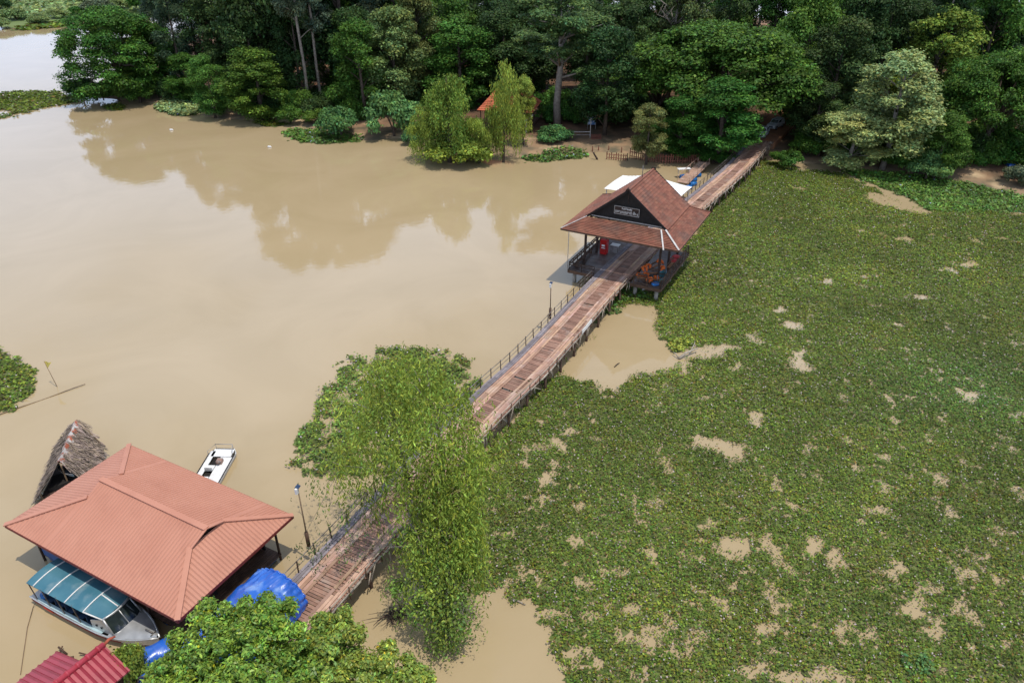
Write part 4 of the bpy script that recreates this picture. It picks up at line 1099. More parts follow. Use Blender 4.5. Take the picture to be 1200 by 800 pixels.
def build_whiteboat():
    c = Vector((-24.35, 46.6, 0)); t = thing('flat_boat', 'small flat white boat moored behind the salmon roof', 'boat', c, R(-2))
    # local y = forward (away), 2.25 wide, 5.6 long
    def ring(z, g, y0=-2.8, y1=2.8, w=1.12): return [(-w + g, y0 + g, z), (w - g, y0 + g, z), (w - g, y1 - .55 - g * .3, z), (w - .35 - g, y1 - g, z), (-w + .35 + g, y1 - g, z), (-w + g, y1 - .55 - g * .3, z)]
    m = MB(); loft(m, [ring(-.25, .22), ring(.1, .08), ring(.42, 0), ring(.46, .05)], 1, True)
    for f in range(len(m.sm)): m.sm[f] = False
    h = m.build('hull', BOATW, t)
    # deck with a cockpit recess
    m = MB()
    m.box((-.84, -.1, .435), .42, 4.9, .05); m.box((.56, -.55, .435), 1.0, 4.3, .05); m.box((0, 2.15, .435), 1.7, .95, .05); m.box((-.28, -2.2, .435), .68, 1.0, .05)
    m.build('deck', WHITE, t)
    m = MB(); m.box((-.3, 0, .18), .66, 3.4, .05); m.box((.55, 1.63, .2), .98, .06, .3); m.build('cockpit', DARK, t)
    for i, y in enumerate((-1.2, .2)): m = MB(); m.box((-.3, y, .42), .62, .62, .14); m.box((-.3, y - .3, .6), .62, .1, .34); m.build('seat', WHITE, t)
    m = MB(); m.box((.25, .9, .6), .45, .5, .3); m.tube([(.25, .62, .75), (.25, .55, .82)], .16, 10); m.build('console', mat('rusty_grey_console', (.32, .16, .10), (.24, .22, .21), 4, .6), t)
    m = MB(); z = .95
    pts = [(-1.02, 1.7, z), (-.72, 2.68, z), (.72, 2.68, z), (1.02, 1.7, z)]
    m.tube(pts, .03, 6)
    for p in pts: m.tube([p, (p[0], p[1], .44)], .025, 6)
    m.build('bow_rail', PALESTEEL, t)
    m = MB(); m.tube([(1.08, -2.4, .5), (1.08, 2.0, .5)], .045, 6); m.tube([(-1.08, -2.4, .5), (-1.08, 2.0, .5)], .045, 6); m.build('rub_rail', RUBBER, h)
build_whiteboat()

# ------------------------------------------------------------------ thatched hut
def build_hut():
    c = Vector((-35.2, 46.2, 0)); t = thing('thatched_hut', 'leaning thatched raft hut with rusty ridge sheet behind the boathouse', 'hut', c)
    A, Bv = at(89, 494, 3.0), at(70, 541, 2.7)
    Ra, Rb = at(114, 521, 1.3), at(106, 558, .9); La, Lb = at(68, 522, 1.3), at(47, 578, .7)
    r = random.Random(2)
    def thatch(m, a, b, ea, eb, seed):
        """a,b ridge; ea,eb eave; many overlapping ragged straws"""
        n = (b - a).cross(ea - a).normalized(); n = n if n.z > 0 else -n
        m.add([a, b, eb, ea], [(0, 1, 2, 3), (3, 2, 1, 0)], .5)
        for i in range(1700):
            u = r.uniform(-.06, 1.06); v = r.uniform(0, 1.04) ** .9
            if (u * 7.3 % 1 < .12 and v > .72): continue
            p = a.lerp(b, u).lerp(ea.lerp(eb, u), v); dn = (ea.lerp(eb, u) - a.lerp(b, u)).normalized(); al = (b - a).normalized()
            dr = (dn + al * r.uniform(-.75, .75)).normalized(); L_ = r.uniform(.35, 1.15); w = r.uniform(.03, .10); s = dr.cross(n).normalized() * w
            q = p + n * r.uniform(.01, .12); e = q + dr * L_ + n * r.uniform(-.10, .16)
            k = r.uniform(.45, 1.7); m.add([q - s, q + s, e + s * .5, e - s * .5], [(0, 1, 2, 3)], (k, k * r.uniform(.93, 1), k * r.uniform(.82, 1)))
    for a, b, ea, eb in ((A, Bv, Ra, Rb), (A, Bv, La, Lb)):
        m = MB(); thatch(m, a, b, ea, eb, 1); m.build('thatch', THATCH, t, c)
    d = (Bv - A).normalized()
    m = MB(); up = Vector((0, 0, .13))
    for (s0, s1, k) in ((-.02, .55, 1), (.5, 1.0, .8)):
        p0 = A.lerp(Bv, s0) + up; p1 = A.lerp(Bv, s1) + up
        sr = (Ra - A).normalized() * .62; sl = (La - A).normalized() * .5
        m.add([p0 + sl, p1 + sl, p1, p0, p0 + sr, p1 + sr], [(0, 1, 2, 3), (3, 2, 5, 4)], k)
    m.build('ridge_sheet', RUST, t, c)
    m = MB()
    for a, b in ((A + Vector((0, .15, .1)), Ra + Vector((.2, .15, .05))), (A.lerp(Ra, .98), Rb), (La, Lb)): m.tube([a, b], .05, 6)
    for p in (Ra, Rb, La, Lb, A, Bv): m.tube([p - Vector((0, 0, .05)), Vector((p.x, p.y, -.6))], .07, 6)
    m.build('pole', BAMBOO, t, c)
    m = MB(); Fc = [Vector((p.x, p.y, .35)) for p in (La, Lb, Rb, Ra)]; m.slab(Fc, .12); m.build('floor', WOODD, t, c)
    m = MB(); m.slab([Fc[1] + Vector((.4, .5, .4)), Fc[2] + Vector((-.4, .3, .4)), Fc[2].lerp(Fc[3], .4) + Vector((-.4, 0, .4)), Fc[1].lerp(Fc[0], .4) + Vector((.4, 0, .4))], .35); m.build('interior_shade_slab', DARK, t, c)  # dark slab standing in for the shade inside the open end
    b = at(79, 551, 1.2); t2 = thing('dinghy', 'upturned grey blue dinghy in the open end of the thatched hut', 'dinghy', b, R(-38))
    n = 12; sec = []
    for i in range(n + 1):
        f = -1 + 2 * i / n; w = .48 * max(.03, (1 - f * f)) ** .6
        sec.append([(f * 1.35, -w, .3 + .1 * f * f), (f * 1.35, -w * .75, .1), (f * 1.3, 0, .02), (f * 1.35, w * .75, .1), (f * 1.35, w, .3 + .1 * f * f)])
    m = MB(); loft(m, sec); m.build('hull', GREYB, t2)
    m = MB(); [m.tube([q[k] for q in sec], .04, 6) for k in (0, 4)]; m.build('gunwale', PALESTEEL, t2)
    m = MB(); m.box((0, 0, .26), .2, .85, .03); m.build('thwart', WOODB, t2)
build_hut()

# ------------------------------------------------------------------ blue tarpaulin shelter and red roofed shed
def build_shelters():
    sA = _bs[s_near(-13.6, 31.2)]
    r = np.random.default_rng(4)
    far, near = sA + 1.0, sA - 8.0
    base = B((far + near) / 2, -2.6, .8); t = thing('tarp_shelter', 'arched bright blue tarpaulin shelter between the boathouse and the bridge', 'shelter', base)
    m = MB(); ns, na = 90, 60; secs = []
    for i in range(ns + 1):
        f = i / ns; s = near + (far - near) * f; row = []
        for k in range(na + 1):
            a = math.pi * k / na; x = s * 1.3; y = a * 3.2
            fold = abs(vnoise(np.array([x * 1.1 + y * .9]), np.array([y * .55 - x * .2]), 5)[0] - .5) * 2
            fold2 = abs(vnoise(np.array([x * 2.3 - y * 2.2]), np.array([y * .8 + x * .5]), 8)[0] - .5) * 2
            radial = .07 * math.sin(k * 1.35 + 1.2 * math.sin(s * 2)) * max(0, (f - .72) / .28) ** 1.4
            rad = 2.35 - .09 * (1 - fold) ** 3 - .03 * (1 - fold2) ** 3 + radial - .14 * abs(math.sin((s - near) * math.pi / 2.3)) ** 2 - .22 * max(0, (f - .9) / .1) ** 2
            row.append(B(s, -1.85 - rad * math.cos(a), BZ + 2.15 * (rad / 2.35) * math.sin(a) ** .85))
        secs.append(row)
    loft(m, secs); m.build('tarpaulin', BLUET, t, base)
    for i in (0, 30, 60, 90):
        q = MB(); q.tube([p - Vector((0, 0, .06)) for p in secs[i]], .04, 6); q.build('hoop', STEEL, t, base)
    q = MB(); e = secs[-1]
    q.tube([p + Vector((0, 0, .02)) for p in e], .06, 6); q.build('hem', BLUET, t, base)
    q = MB(); q.slab([B(near, -5.0, BZ - .03), B(near, -2.2, BZ - .03), B(far, -2.2, BZ - .03), B(far, -5.0, BZ - .03)], .15); q.build('platform', WOODB, t, base)
    q = MB(); s = near + .4
    while s < far:
        for off in (-4.8, -2.5): q.tube([B(s, off, -.8), B(s, off, BZ - .15)], .1, 7)
        s += 2.6
    q.build('stilt', WOODD, t, base)
    # second low blue sheet near the lower-left corner
    a = at(176, 775, 1.6); t = thing('tarp_cover', 'blue tarpaulin over a low frame beside the red roofed shed', 'tarpaulin', a, R(35))
    m = MB(); secs = []
    for i in range(17):
        x = -1.3 + 2.6 * i / 16
        secs.append([(x, .7 * math.cos(math.pi * k / 10) , .15 + .75 * math.sin(math.pi * k / 10) ** .6 + .04 * math.sin(x * 6 + k)) for k in range(11)])
    loft(m, secs); m.build('sheet', BLUET, t)
    m = MB(); m.box((0, 0, .05), 2.5, 1.3, .12); [m.tube([(x, y, .05), (x, y, -2.2)], .07, 6) for x in (-1.1, 1.1) for y in (-.5, .5)]; m.build('frame', WOODD, t)
    # red shed
    R0 = at(122, 755, 4.2); R1 = at(52, 811, 4.2); d = (R1 - R0).normalized(); s = Vector((d.y, -d.x, 0))  # s: to the left of the ridge in the picture
    if s.x > 0: s = -s
    t = thing('red_shed', 'shed with crimson ribbed metal gable roof at the lower left corner', 'shed', R0 + d * 3 - Vector((0, 0, 4.2)))
    off = R0 + d * 3 - Vector((0, 0, 4.2))
    L_ = 9.0; rf = MB(); w = 3.0; dz = 1.15
    for sg, st in ((1, 1.3), (-1, .0)):
        w, dz = (3.0, 1.15) if sg > 0 else (2.0, .8)
        a = R0 + d * st; b = R0 + d * L_; ea = a + s * sg * w - Vector((0, 0, dz)); eb = b + s * sg * w - Vector((0, 0, dz))
        P = [a, ea, eb, b]
        n = (P[1] - P[0]).cross(P[2] - P[0]).normalized(); n = n if n.z > 0 else -n
        if ((P[1] - P[0]).cross(P[2] - P[0])).z < 0: P = P[::-1]
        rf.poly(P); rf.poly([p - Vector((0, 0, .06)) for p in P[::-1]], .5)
        ribs(rf, P, s * sg * w - Vector((0, 0, dz)), .34, .16, .07, n)
    ro = rf.build('roof', REDM, t, off)
    m = MB(); m.tube([R0 + Vector((0, 0, .03)), R0 + d * L_ + Vector((0, 0, .03))], .17, 10)
    x = .3
    while x < L_: m.tube([R0 + d * x + Vector((0, 0, .03)), R0 + d * (x + .12) + Vector((0, 0, .03))], .2, 10); x += .6
    m.build('ridge_cap', mat('crimson_ridge', (.42, .05, .07), (.36, .04, .055), 2, .4), ro, off)
    m = MB()
    for sg in (1, -1):
        w = 3.0 if sg > 0 else 2.0
        st = 1.3 if sg > 0 else .1
        a = R0 + d * (st + .3) + s * sg * (w - .3); b = R0 + d * (L_ - .3) + s * sg * (w - .3)
        a.z = b.z = 0; m.add([a, b, b + Vector((0, 0, 3.0)), a + Vector((0, 0, 3.0))], [(0, 1, 2, 3), (3, 2, 1, 0)])
    m.build('wall', WOODB, t, off)
    m = MB()
    for sg in (1, -1):
        w = 3.0 if sg > 0 else 2.0
        for x in (1.7, 5, 8.6): p = R0 + d * x + s * sg * (w - .25); m.tube([Vector((p.x, p.y, -.8)), Vector((p.x, p.y, 3.0))], .1, 7)
    m.build('post', WOODD, t, off)
    m = MB(); a = R0 + Vector((0, 0, -.1)); m.tube([a + d * .3, a - d * .35 + Vector((0, 0, .2)), a - d * .6 + Vector((.1, 0, .15))], [.1, .09, .05], 6); m.build('ridge_horn', mat('rusty_orange_wood', (.40, .10, .05), (.30, .07, .04), 3, .8), ro, off)
    # floating debris, white plank by the bow
    a = at(141, 770, 1.0); t = MB(); t.bar(at(139, 775, .3), at(152, 762, .3), .35, .06); tag(t.build('white_plank', WHITE), 'short white plank floating between the boat bow and the red shed', 'plank')
    m = MB(); c = at(82, 769, .1)
    for k in range(9): p = c + Vector((r.uniform(-1.2, 1.2), r.uniform(-.4, .4), 0)); m.tube([p, p + Vector((r.uniform(-.7, .7), r.uniform(-.4, .4), r.uniform(.05, .4)))], r.uniform(.03, .07), 5, tint=r.uniform(.6, 1.3))
    m.box((c.x + .3, c.y - .35, .06), 1.9, .3, .08, -.35); tag(m.build('driftwood_pile', WOODB), 'brown driftwood caught against the red shed roof edge', 'driftwood')
build_shelters()

# ------------------------------------------------------------------ vegetation
def blob_leaves(blobs, n, leaf, r, wl=.6, upb=.5, shell=.55, flat=1.0, amp=.3, yel=.1, drop=0.0):
    """blobs [(x,y,z,rx,rz)] -> quads, tints: leaves through the outer shell of every clump"""
    Bl = np.array(blobs, float); w = Bl[:, 3] ** 1.6; w /= w.sum()
    k = r.choice(len(Bl), n, p=w)
    d = unit(r.normal(size=(n, 3))); d[:, 2] = np.where((d[:, 2] < 0) & (r.random(n) < .6), -d[:, 2], d[:, 2])
    rad = (1 - shell * r.random(n) ** 1.7) * (1 + .18 * r.normal(size=n))
    sc = np.stack([Bl[k, 3], Bl[k, 3], Bl[k, 4]], 1)
    P = Bl[k, :3] + d * rad[:, None] * sc
    Nr = d * .7 + np.array([0, 0, upb]) + r.normal(0, .45, (n, 3))
    if drop: Nr = d * np.array([1, 1, .1]) + r.normal(0, .4, (n, 3))
    sz = leaf * r.uniform(.6, 1.4, n)
    V = leaf_quads(P, Nr, sz * 1.3, sz * wl * 1.3, r)
    bt = np.exp(r.normal(0, .16, len(Bl)))[k][:, None]; by = r.normal(0, .05, len(Bl))[k][:, None]
    T = tints(n, r, amp, yel) * bt * np.concatenate([1 + by, np.ones_like(by), 1 - by], 1)
    return V, T
def trunk_mb(pts, rad, limbs, mb=None, n=9):
    mb = mb or MB(); mb.tube(pts, rad, n)
    for l, rr in limbs: mb.tube(l, rr, 6)
    return mb
def limb_to(a, b, r, r0, sag=.25):
    a, b = Vector(a), Vector(b); mid = a.lerp(b, .5) + Vector((r.uniform(-.1, .1), r.uniform(-.1, .1), .12)) * (b - a).length * sag * 2
    return [a, mid, b], [r0, r0 * .65, r0 * .25]
PROTO = {}
def proto(kind):
    """returns (height, radius, crown mesh obj data, trunk mesh data)"""
    if kind in PROTO: return PROTO[kind]
    base, _, var = kind.partition('_'); seed = sum(map(ord, kind)); r = np.random.default_rng(seed); rr = random.Random(seed)
    bl = []; bark = BARK; leafm = LF['dark']; limbs = []; n = 9000; leaf = .5; kw = {}
    if base == 'rain':
        H, Rd = 20, 13; leafm = LF['rain']; n = 56000; leaf = .37; kw = dict(upb=.9, amp=.33)
        for i in range(150):
            a = rr.random() * 6.28; e = math.asin(rr.uniform(.42 if var else .0, 1)); k = rr.uniform(.82, 1.0) * (1 + .10 * math.sin(3 * a + seed) + .07 * math.sin(5 * a))
            q = Rd * k * math.cos(e) ** .8; z = H * (.04 + .90 * math.sin(e) ** (.9 if var else .75) * rr.uniform(.88, 1))
            bl.append((q * math.cos(a), q * math.sin(a), z, rr.uniform(1.5, 2.7), rr.uniform(.9, 1.5)))
        pts = [(0, 0, -.6), (.2, .1, 2.5), (0, .2, 5), (.1, 0, 8)]; rad = [.9, .6, .55, .4]
        for b in bl[::10]: limbs.append(limb_to((.05, .1, rr.uniform(4, 8)), b[:3], rr, .28))
    elif base in ('dense', 'dark', 'olive', 'silver', 'bushy'):
        H, Rd = (22, 6.5); n = 25000; leaf = .35
        leafm = {'dense': LF['dense'], 'dark': LF['dark'], 'olive': LF['olive'], 'silver': LF['silver'], 'bushy': LF['rain']}[base]
        lowz = .06 if base in ('dense', 'bushy', 'silver') else .2
        if base == 'silver': kw = dict(amp=.25, upb=1.0); bark = BARKP
        for i in range(52):
            z = rr.uniform(lowz, .93); prof = math.sin(math.pi * min(1, (z - lowz * .6) / (1 - lowz * .6)) ** .85) ** .55
            a = rr.random() * 6.28; q = Rd * prof * rr.uniform(.45, .85); s = rr.uniform(1.2, 2.3)
            bl.append((q * math.cos(a), q * math.sin(a), z * H, s, s * rr.uniform(.6, .95)))
        bl.append((0, 0, H * .93, 1.8, 1.6))
        pts = [(0, 0, -.6), (.15, 0, H * .25), (-.1, .1, H * .55), (0, 0, H * .88)]; rad = [.45, .36, .24, .08]
        for b in bl[::4]: limbs.append(limb_to((0, 0, max(2, b[2] - 3)), b[:3], rr, .14))
    elif base == 'euc':
        H, Rd = 36, 6.0; leafm = LF['euc']; n = 17000; leaf = .36; bark = BARKP; kw = dict(amp=.3, upb=.4)
        for i in range(42):
            z = rr.uniform(.46, .98); a = rr.random() * 6.28; q = Rd * rr.uniform(.15, .9) * (1.25 - .55 * z); s = rr.uniform(1.0, 1.9)
            bl.append((q * math.cos(a), q * math.sin(a), z * H, s, s * rr.uniform(.6, .9)))
        pts = [(0, 0, -.6), (.2, 0, 9), (-.1, .2, 18), (.15, 0, 27), (0, 0, 35)]; rad = [.42, .36, .30, .2, .06]
        for b in bl[::2]: limbs.append(limb_to((0, 0, b[2] - 2.2), b[:3], rr, .10))
    elif base == 'open':
        H, Rd = 27, 11; leafm = LF['open']; n = 32000; leaf = .33; bark = BARKP; kw = dict(upb=1.2, amp=.28)
        pts = [(0, 0, -.6), (-.2, 0, 5), (.1, 0, 10), (.3, 0, 13), (.1, .2, 19), (0, 0, 25)]; rad = [.75, .6, .55, .48, .3, .1]
        for i in range(17):
            z = rr.uniform(9.5, 22); a = i * 2.4; q = rr.uniform(.5, 1.0) * Rd * (1.15 - .5 * z / H)
            e = (q * math.cos(a), q * math.sin(a), z + rr.uniform(1.0, 4)); l = limb_to((.1, 0, z), e, rr, .24, .15); limbs.append(l)
            for k in range(7):
                f = rr.uniform(.4, 1.1); s = rr.uniform(1.1, 2.0)
                bl.append((e[0] * f + rr.uniform(-1.6, 1.6), e[1] * f + rr.uniform(-1.6, 1.6), z + (e[2] - z) * f + rr.uniform(.2, 1.2), s, s * .45))
        for k in range(9): bl.append((rr.uniform(-3, 3), rr.uniform(-3, 3), rr.uniform(22, 26.5), 1.8, .9))
    elif base == 'feath':
        H, Rd = 26, 5.5; leafm = LF['feath']; n = 12000; leaf = .5; kw = dict(wl=.22, upb=.6, amp=.3)
        for i in range(46):
            z = rr.uniform(.14, .97); a = rr.random() * 6.28; q = Rd * (1.02 - z) ** .6 * rr.uniform(.4, .95); s = rr.uniform(.9, 1.7)
            bl.append((q * math.cos(a), q * math.sin(a), z * H, s, s * 1.1))
        pts = [(0, 0, -.6), (.1, 0, 8), (0, .1, 16), (0, 0, 25)]; rad = [.4, .3, .2, .05]
        for b in bl[::4]: limbs.append(limb_to((0, 0, max(2, b[2] - 2)), b[:3], rr, .09))
    elif base == 'shrub':
        H, Rd = 4.5, 4.2; leafm = LF['bush']; n = 8000; leaf = .30
        for i in range(20):
            a = rr.random() * 6.28; q = Rd * .75 * math.sqrt(rr.random()); z = H * (.85 - .6 * (q / Rd) ** 1.5) * rr.uniform(.55, 1); s = rr.uniform(.8, 1.4)
            bl.append((q * math.cos(a), q * math.sin(a), z, s, s * .75))
        pts = [(0, 0, -.5), (.1, 0, 1.2), (0, .1, 2.6)]; rad = [.2, .15, .05]
        for b in bl[::3]: limbs.append(limb_to((0, 0, .4), b[:3], rr, .07))
    elif base == 'weep':
        H, Rd = 16, 5; leafm = LF['weep']; bark = BARK
        pts = [(0, 0, -.6), (.3, 0, 5), (-.2, .2, 10), (0, 0, 15)]; rad = [.4, .3, .2, .06]
        V, T = [], []
        anch = []
        for i in range(40):
            z = H * (.97 - .70 * rr.random() ** 1.2); a = rr.random() * 6.28; q = Rd * (rr.uniform(.25, .85)) * (1.12 - .6 * (z / H) ** 2)
            anch.append((q * math.cos(a) * (1.25 if math.cos(a) > 0 else .8) + .9 * math.sin(z * .6 + seed), q * math.sin(a), z * (1 - .22 * (math.cos(a + seed) > .3))))
        for b in anch[::3]: limbs.append(limb_to((0, 0, max(3, b[2] - 4)), b, rr, .10))
        V, T = strand_leaves(anch, 46, .6, 3.4, .44, .18, r, lump=1.25, step=.24)
    if base != 'weep': V, T = blob_leaves(bl, n, leaf, r, **kw)
    co_ = quads_obj('crown', V, T, leafm); tm = trunk_mb(pts, rad, limbs); to = tm.build('trunk', bark)
    PROTO[kind] = (H, Rd, co_.data, to.data)
    bpy.data.objects.remove(co_); bpy.data.objects.remove(to)
    return PROTO[kind]
def strand_leaves(anch, per, lmin, lmax, ll, lw, r, lump=.8, step=.2, amp=.28):
    """hanging strands of narrow leaves below every anchor"""
    P = []; D = []; S = []
    A = np.array(anch, float); m = len(A)
    for k in range(m):
        st = A[k] + r.normal(0, lump * .55, (per, 3)) * np.array([1, 1, .5])
        out = unit(np.stack([r.normal(size=per) + A[k][0] * .1, r.normal(size=per) + A[k][1] * .1, np.zeros(per)], 1))
        Ls = r.uniform(lmin, lmax, per); tb = np.exp(r.normal(0, .2)); 
        for j in range(per):
            n = max(3, int(Ls[j] / step)); t = np.linspace(0, 1, n)[:, None]
            p = st[j] + out[j] * (.9 * np.sqrt(t) * Ls[j] * .28) + np.array([0, 0, -1]) * (Ls[j] * t ** 1.3) + r.normal(0, .07, (n, 3))
            P.append(p); D.append(np.full((n, 3), tb)); 
    P = np.concatenate(P); tb = np.concatenate(D); n = len(P)
    t = unit(np.stack([r.normal(0, .55, n), r.normal(0, .55, n), -np.ones(n)], 1))
    b = unit(np.cross(t, r.normal(size=(n, 3))))
    sz = r.uniform(.6, 1.35, n)[:, None]
    V = np.stack([P, P + t * ll * sz * .45 + b * lw * sz * .5, P + t * ll * sz, P + t * ll * sz * .45 - b * lw * sz * .5], 1)
    return V, tints(n, r, amp, .1) * tb
def plant(kind, loc, h, rad, label, cat='tree', group=None, name=None, leaf=None, rz=None):
    H, Rd, cm, tm = proto(kind)
    nm = name or {'rain': 'rain_tree', 'weep': 'weeping_tree', 'shrub': 'bush', 'euc': 'eucalyptus_tree', 'feath': 'casuarina_tree'}.get(kind.split('_')[0], 'broadleaf_tree')
    t = thing(nm, label, cat, loc, random.uniform(0, 6.28) if rz is None else rz, group)
    k = rad / Rd; t.scale = (k, k, h / H)
    cr = link('crown', cm, t); link('trunk' if cat == 'tree' else 'stem', tm, t)
    if leaf:
        cr.material_slots[0].link = 'OBJECT'; cr.material_slots[0].material = LF[leaf]
    return t
def ptree(kind, u, v, vt, hw, label, leaf=None, cat='tree', z=.5, **kw):
    p = at(u, v, z); h = top_z(p.y, vt) - z; k = px_m((p.x, p.y, z + h * .5))
    return plant(kind, p, h, hw / k, label, cat, leaf=leaf, **kw)
def build_forest():
    P = ptree
    P('rain', 146, 112, 4, 66, 'broad domed rain tree at the left tip of the forest shore')
    P('bushy_d', 158, 106, 22, 46, 'dark tree filling the back of the domed rain tree', leaf='rain')
    P('feath', 218, 112, -30, 30, 'feathery blue green casuarina just right of the domed rain tree')
    P('feath_b', 196, 96, -20, 26, 'dark feathery casuarina rising behind the domed rain tree')
    P('feath_d', 240, 110, -45, 34, 'tall dark casuarina behind the short rounded tree')
    P('dark_b', 268, 112, -30, 40, 'tall dark broadleaf tree left of the slender eucalyptus')
    P('feath_e', 205, 100, -40, 30, 'dark casuarina farthest back above the domed rain tree')
    P('bushy_d', 225, 118, 62, 28, 'dark bushy tree between the domed rain tree and the short rounded tree')
    P('dense_a', 252, 136, 64, 25, 'short rounded bright green tree at the waterline right of the reeds')
    P('bushy_a', 308, 138, 58, 42, 'dark leafy tree hanging over the water beside the short rounded tree')
    P('dark_a', 285, 118, 5, 40, 'tall dark tree behind the short rounded tree', leaf='dark')
    P('euc', 363, 132, -95, 30, 'tall eucalyptus with a straight pale trunk, left of a close pair')
    P('euc_b', 378, 128, -95, 28, 'tall eucalyptus with a thick pale trunk, right of a close pair')
    P('euc_c', 335, 104, -70, 28, 'slender eucalyptus standing left of the close pair of pale trunks')
    P('dark_a', 318, 122, -125, 50, 'very tall dark tree behind the leafy tree that hangs over the water')
    P('dark_c', 408, 116, -120, 56, 'very tall dark tree between the eucalyptus pair and the deep green tree')
    P('olive_a', 470, 112, -60, 46, 'tall grey green tree towering behind the yellow tipped tree', leaf='euc')
    P('dense_b', 428, 140, 22, 36, 'deep green tree rising behind the two shore bushes', leaf='rain')
    P('olive_a', 466, 132, 8, 42, 'yellow tipped tall tree above the right shore bush', leaf='open')
    P('dense_c', 540, 128, 18, 46, 'full green tree rising behind the left weeping tree')
    P('dark_b', 590, 125, 10, 36, 'dark tree behind the orange roofed house')
    P('weep', 527, 187, 84, 36, 'yellow green weeping tree at the water left of the orange roof')
    P('weep_d', 500, 184, 122, 22, 'small weeping tree leaning from the left side of the yellow green pair')
    P('weep_e', 562, 189, 138, 20, 'low weeping tree between the two taller yellow green weeping trees')
    P('olive_d', 613, 170, 88, 16, 'slim olive tree partly covering the orange roof', leaf='weep')
    P('weep_b', 590, 187, 66, 22, 'yellow green weeping tree at the water right of the orange roof')
    P('open', 653, 150, -18, 76, 'tall pale trunked tree with spreading layered branches beside the small dock')
    P('dark_c', 708, 160, 30, 40, 'dark drooping tree between the pale trunked tree and the bridge forest')
    P('rain_b', 842, 160, 16, 108, 'very wide dark canopied rain tree above the end of the bridge')
    P('rain_c', 770, 150, 40, 60, 'wide layered tree left of the canopy over the bridge end')
    P('dense_d', 840, 188, 90, 50, 'round dense green tree beside the far end of the bridge')
    P('bushy_b', 795, 184, 112, 34, 'shaggy green tree behind the small tree standing in the water')
    P('olive_b', 757, 193, 122, 25, 'small olive tree standing in the water by the fence', leaf='olive', z=0)
    P('silver', 1034, 196, 58, 57, 'tall silvery green tree in full sun on the right shore')
    P('silver_b', 994, 196, 130, 42, 'lower pale leaved tree at the edge of the hyacinth right of the bridge end')
    P('bushy_c', 1094, 207, 132, 28, 'dark leafy tree at the shore below the silvery tree', leaf='rain')
    P('rain_d', 1150, 186, 52, 70, 'spreading dark green tree shading bare soil at the right shore')
    P('olive_c', 1076, 150, 6, 48, 'yellow green tree crown rising behind the silvery tree', leaf='weep')
    P('feath_c', 1200, 168, -10, 45, 'blue grey tree at the right edge of the forest', leaf='euc')
    P('dark_d', 950, 178, 96, 34, 'dark tree just right of the bridge end')
    P('dark_e', 965, 165, 20, 44, 'tall dark tree behind the lower pale leaved tree')
    P('olive_e', 925, 118, 40, 36, 'shaded tree over the parked vehicles', leaf='rain')
    P('shrub', 400, 158, 122, 30, 'left and lower of the two round shore bushes', cat='bush', z=.3)
    P('shrub_b', 462, 159, 103, 38, 'right and taller of the two round shore bushes', cat='bush', z=.3)
    P('shrub_e', 490, 166, 142, 22, 'low sprawling bush trailing into the water right of the two shore bushes', cat='bush', z=.2)
    P('shrub_c', 538, 190, 160, 42, 'sprawling yellow green bush at the foot of the left weeping tree', cat='bush', leaf='willow', z=.2)
    P('shrub_d', 648, 165, 146, 24, 'green creeper mound at the foot of the pale trunked tree', cat='bush')
    P('shrub_e', 1085, 208, 178, 30, 'low bright bush beneath the dark leafy shore tree', cat='bush')
    P('shrub_f', 1193, 215, 188, 22, 'grey green bush at the right edge of the shore', cat='bush', leaf='euc')
    P('shrub_g', 922, 192, 174, 20, 'low dark shrub right beside the end of the bridge', cat='bush', leaf='rain')
    P('shrub_h', 836, 190, 176, 18, 'low dark shrub left beside the end of the bridge', cat='bush', leaf='rain')
    P('shrub_i', 340, 142, 122, 20, 'dark shrub at the foot of the eucalyptus trunks', cat='bush', leaf='rain')
    P('shrub_j', 372, 143, 126, 18, 'dark shrub between the eucalyptus trunks and the shore bushes', cat='bush', leaf='rain')
    P('shrub_k', 165, 118, 98, 24, 'low leafy skirt below the domed rain tree', cat='bush', leaf='rain')
    # rows behind
    r = random.Random(21)
    kinds = ['dark_a', 'dark_b', 'dense_b', 'bushy_a', 'euc', 'olive_a', 'dark_c', 'feath', 'dark_d']
    lab = {'dark': 'tall dark evergreen in the back rows of the forest', 'dens': 'leafy green tree in the back rows of the forest', 'bush': 'bushy dark tree in the back rows of the forest', 'euc': 'thin eucalyptus in the back rows of the forest',
           'oliv': 'pale topped tree in the back rows of the forest', 'feat': 'feathery tree in the back rows of the forest'}
    for row, Y in enumerate((176, 188, 202, 222, 242)):
        x = -88 + row * 3
        while x < 150 + row * 12:
            X = x + r.uniform(-2.5, 2.5); YY = Y + r.uniform(-5, 5)
            x += r.uniform(8.5, 12)
            if X > 40: YY -= 18
            f = YY * _c + 20
            if abs(X) / f > .76 or (X < -60 and YY < 205): continue
            u, v = pix(X, YY, 0)
            if 862 < u < 925 and YY < 176: continue     # keep the track clear
            k = r.choice(kinds); h = r.uniform(20, 30) if not k.startswith('euc') else r.uniform(30, 36)
            plant(k, (X, YY, .9), h, r.uniform(5.5, 7.5) if not k.startswith('euc') else 5.5, lab[k[:4].rstrip('_')], 'tree', 'trees in the back rows of the forest', leaf='dark' if r.random() < .35 else None)
    # understorey: shrubs that close the forest edge
    ul = {'shrub': 'low shrub in the shade between the forest trunks', 'shrub_b': 'rounded shrub in the shade between the forest trunks', 'shrub_c': 'broad shrub in the shade between the forest trunks'}
    r = random.Random(33)
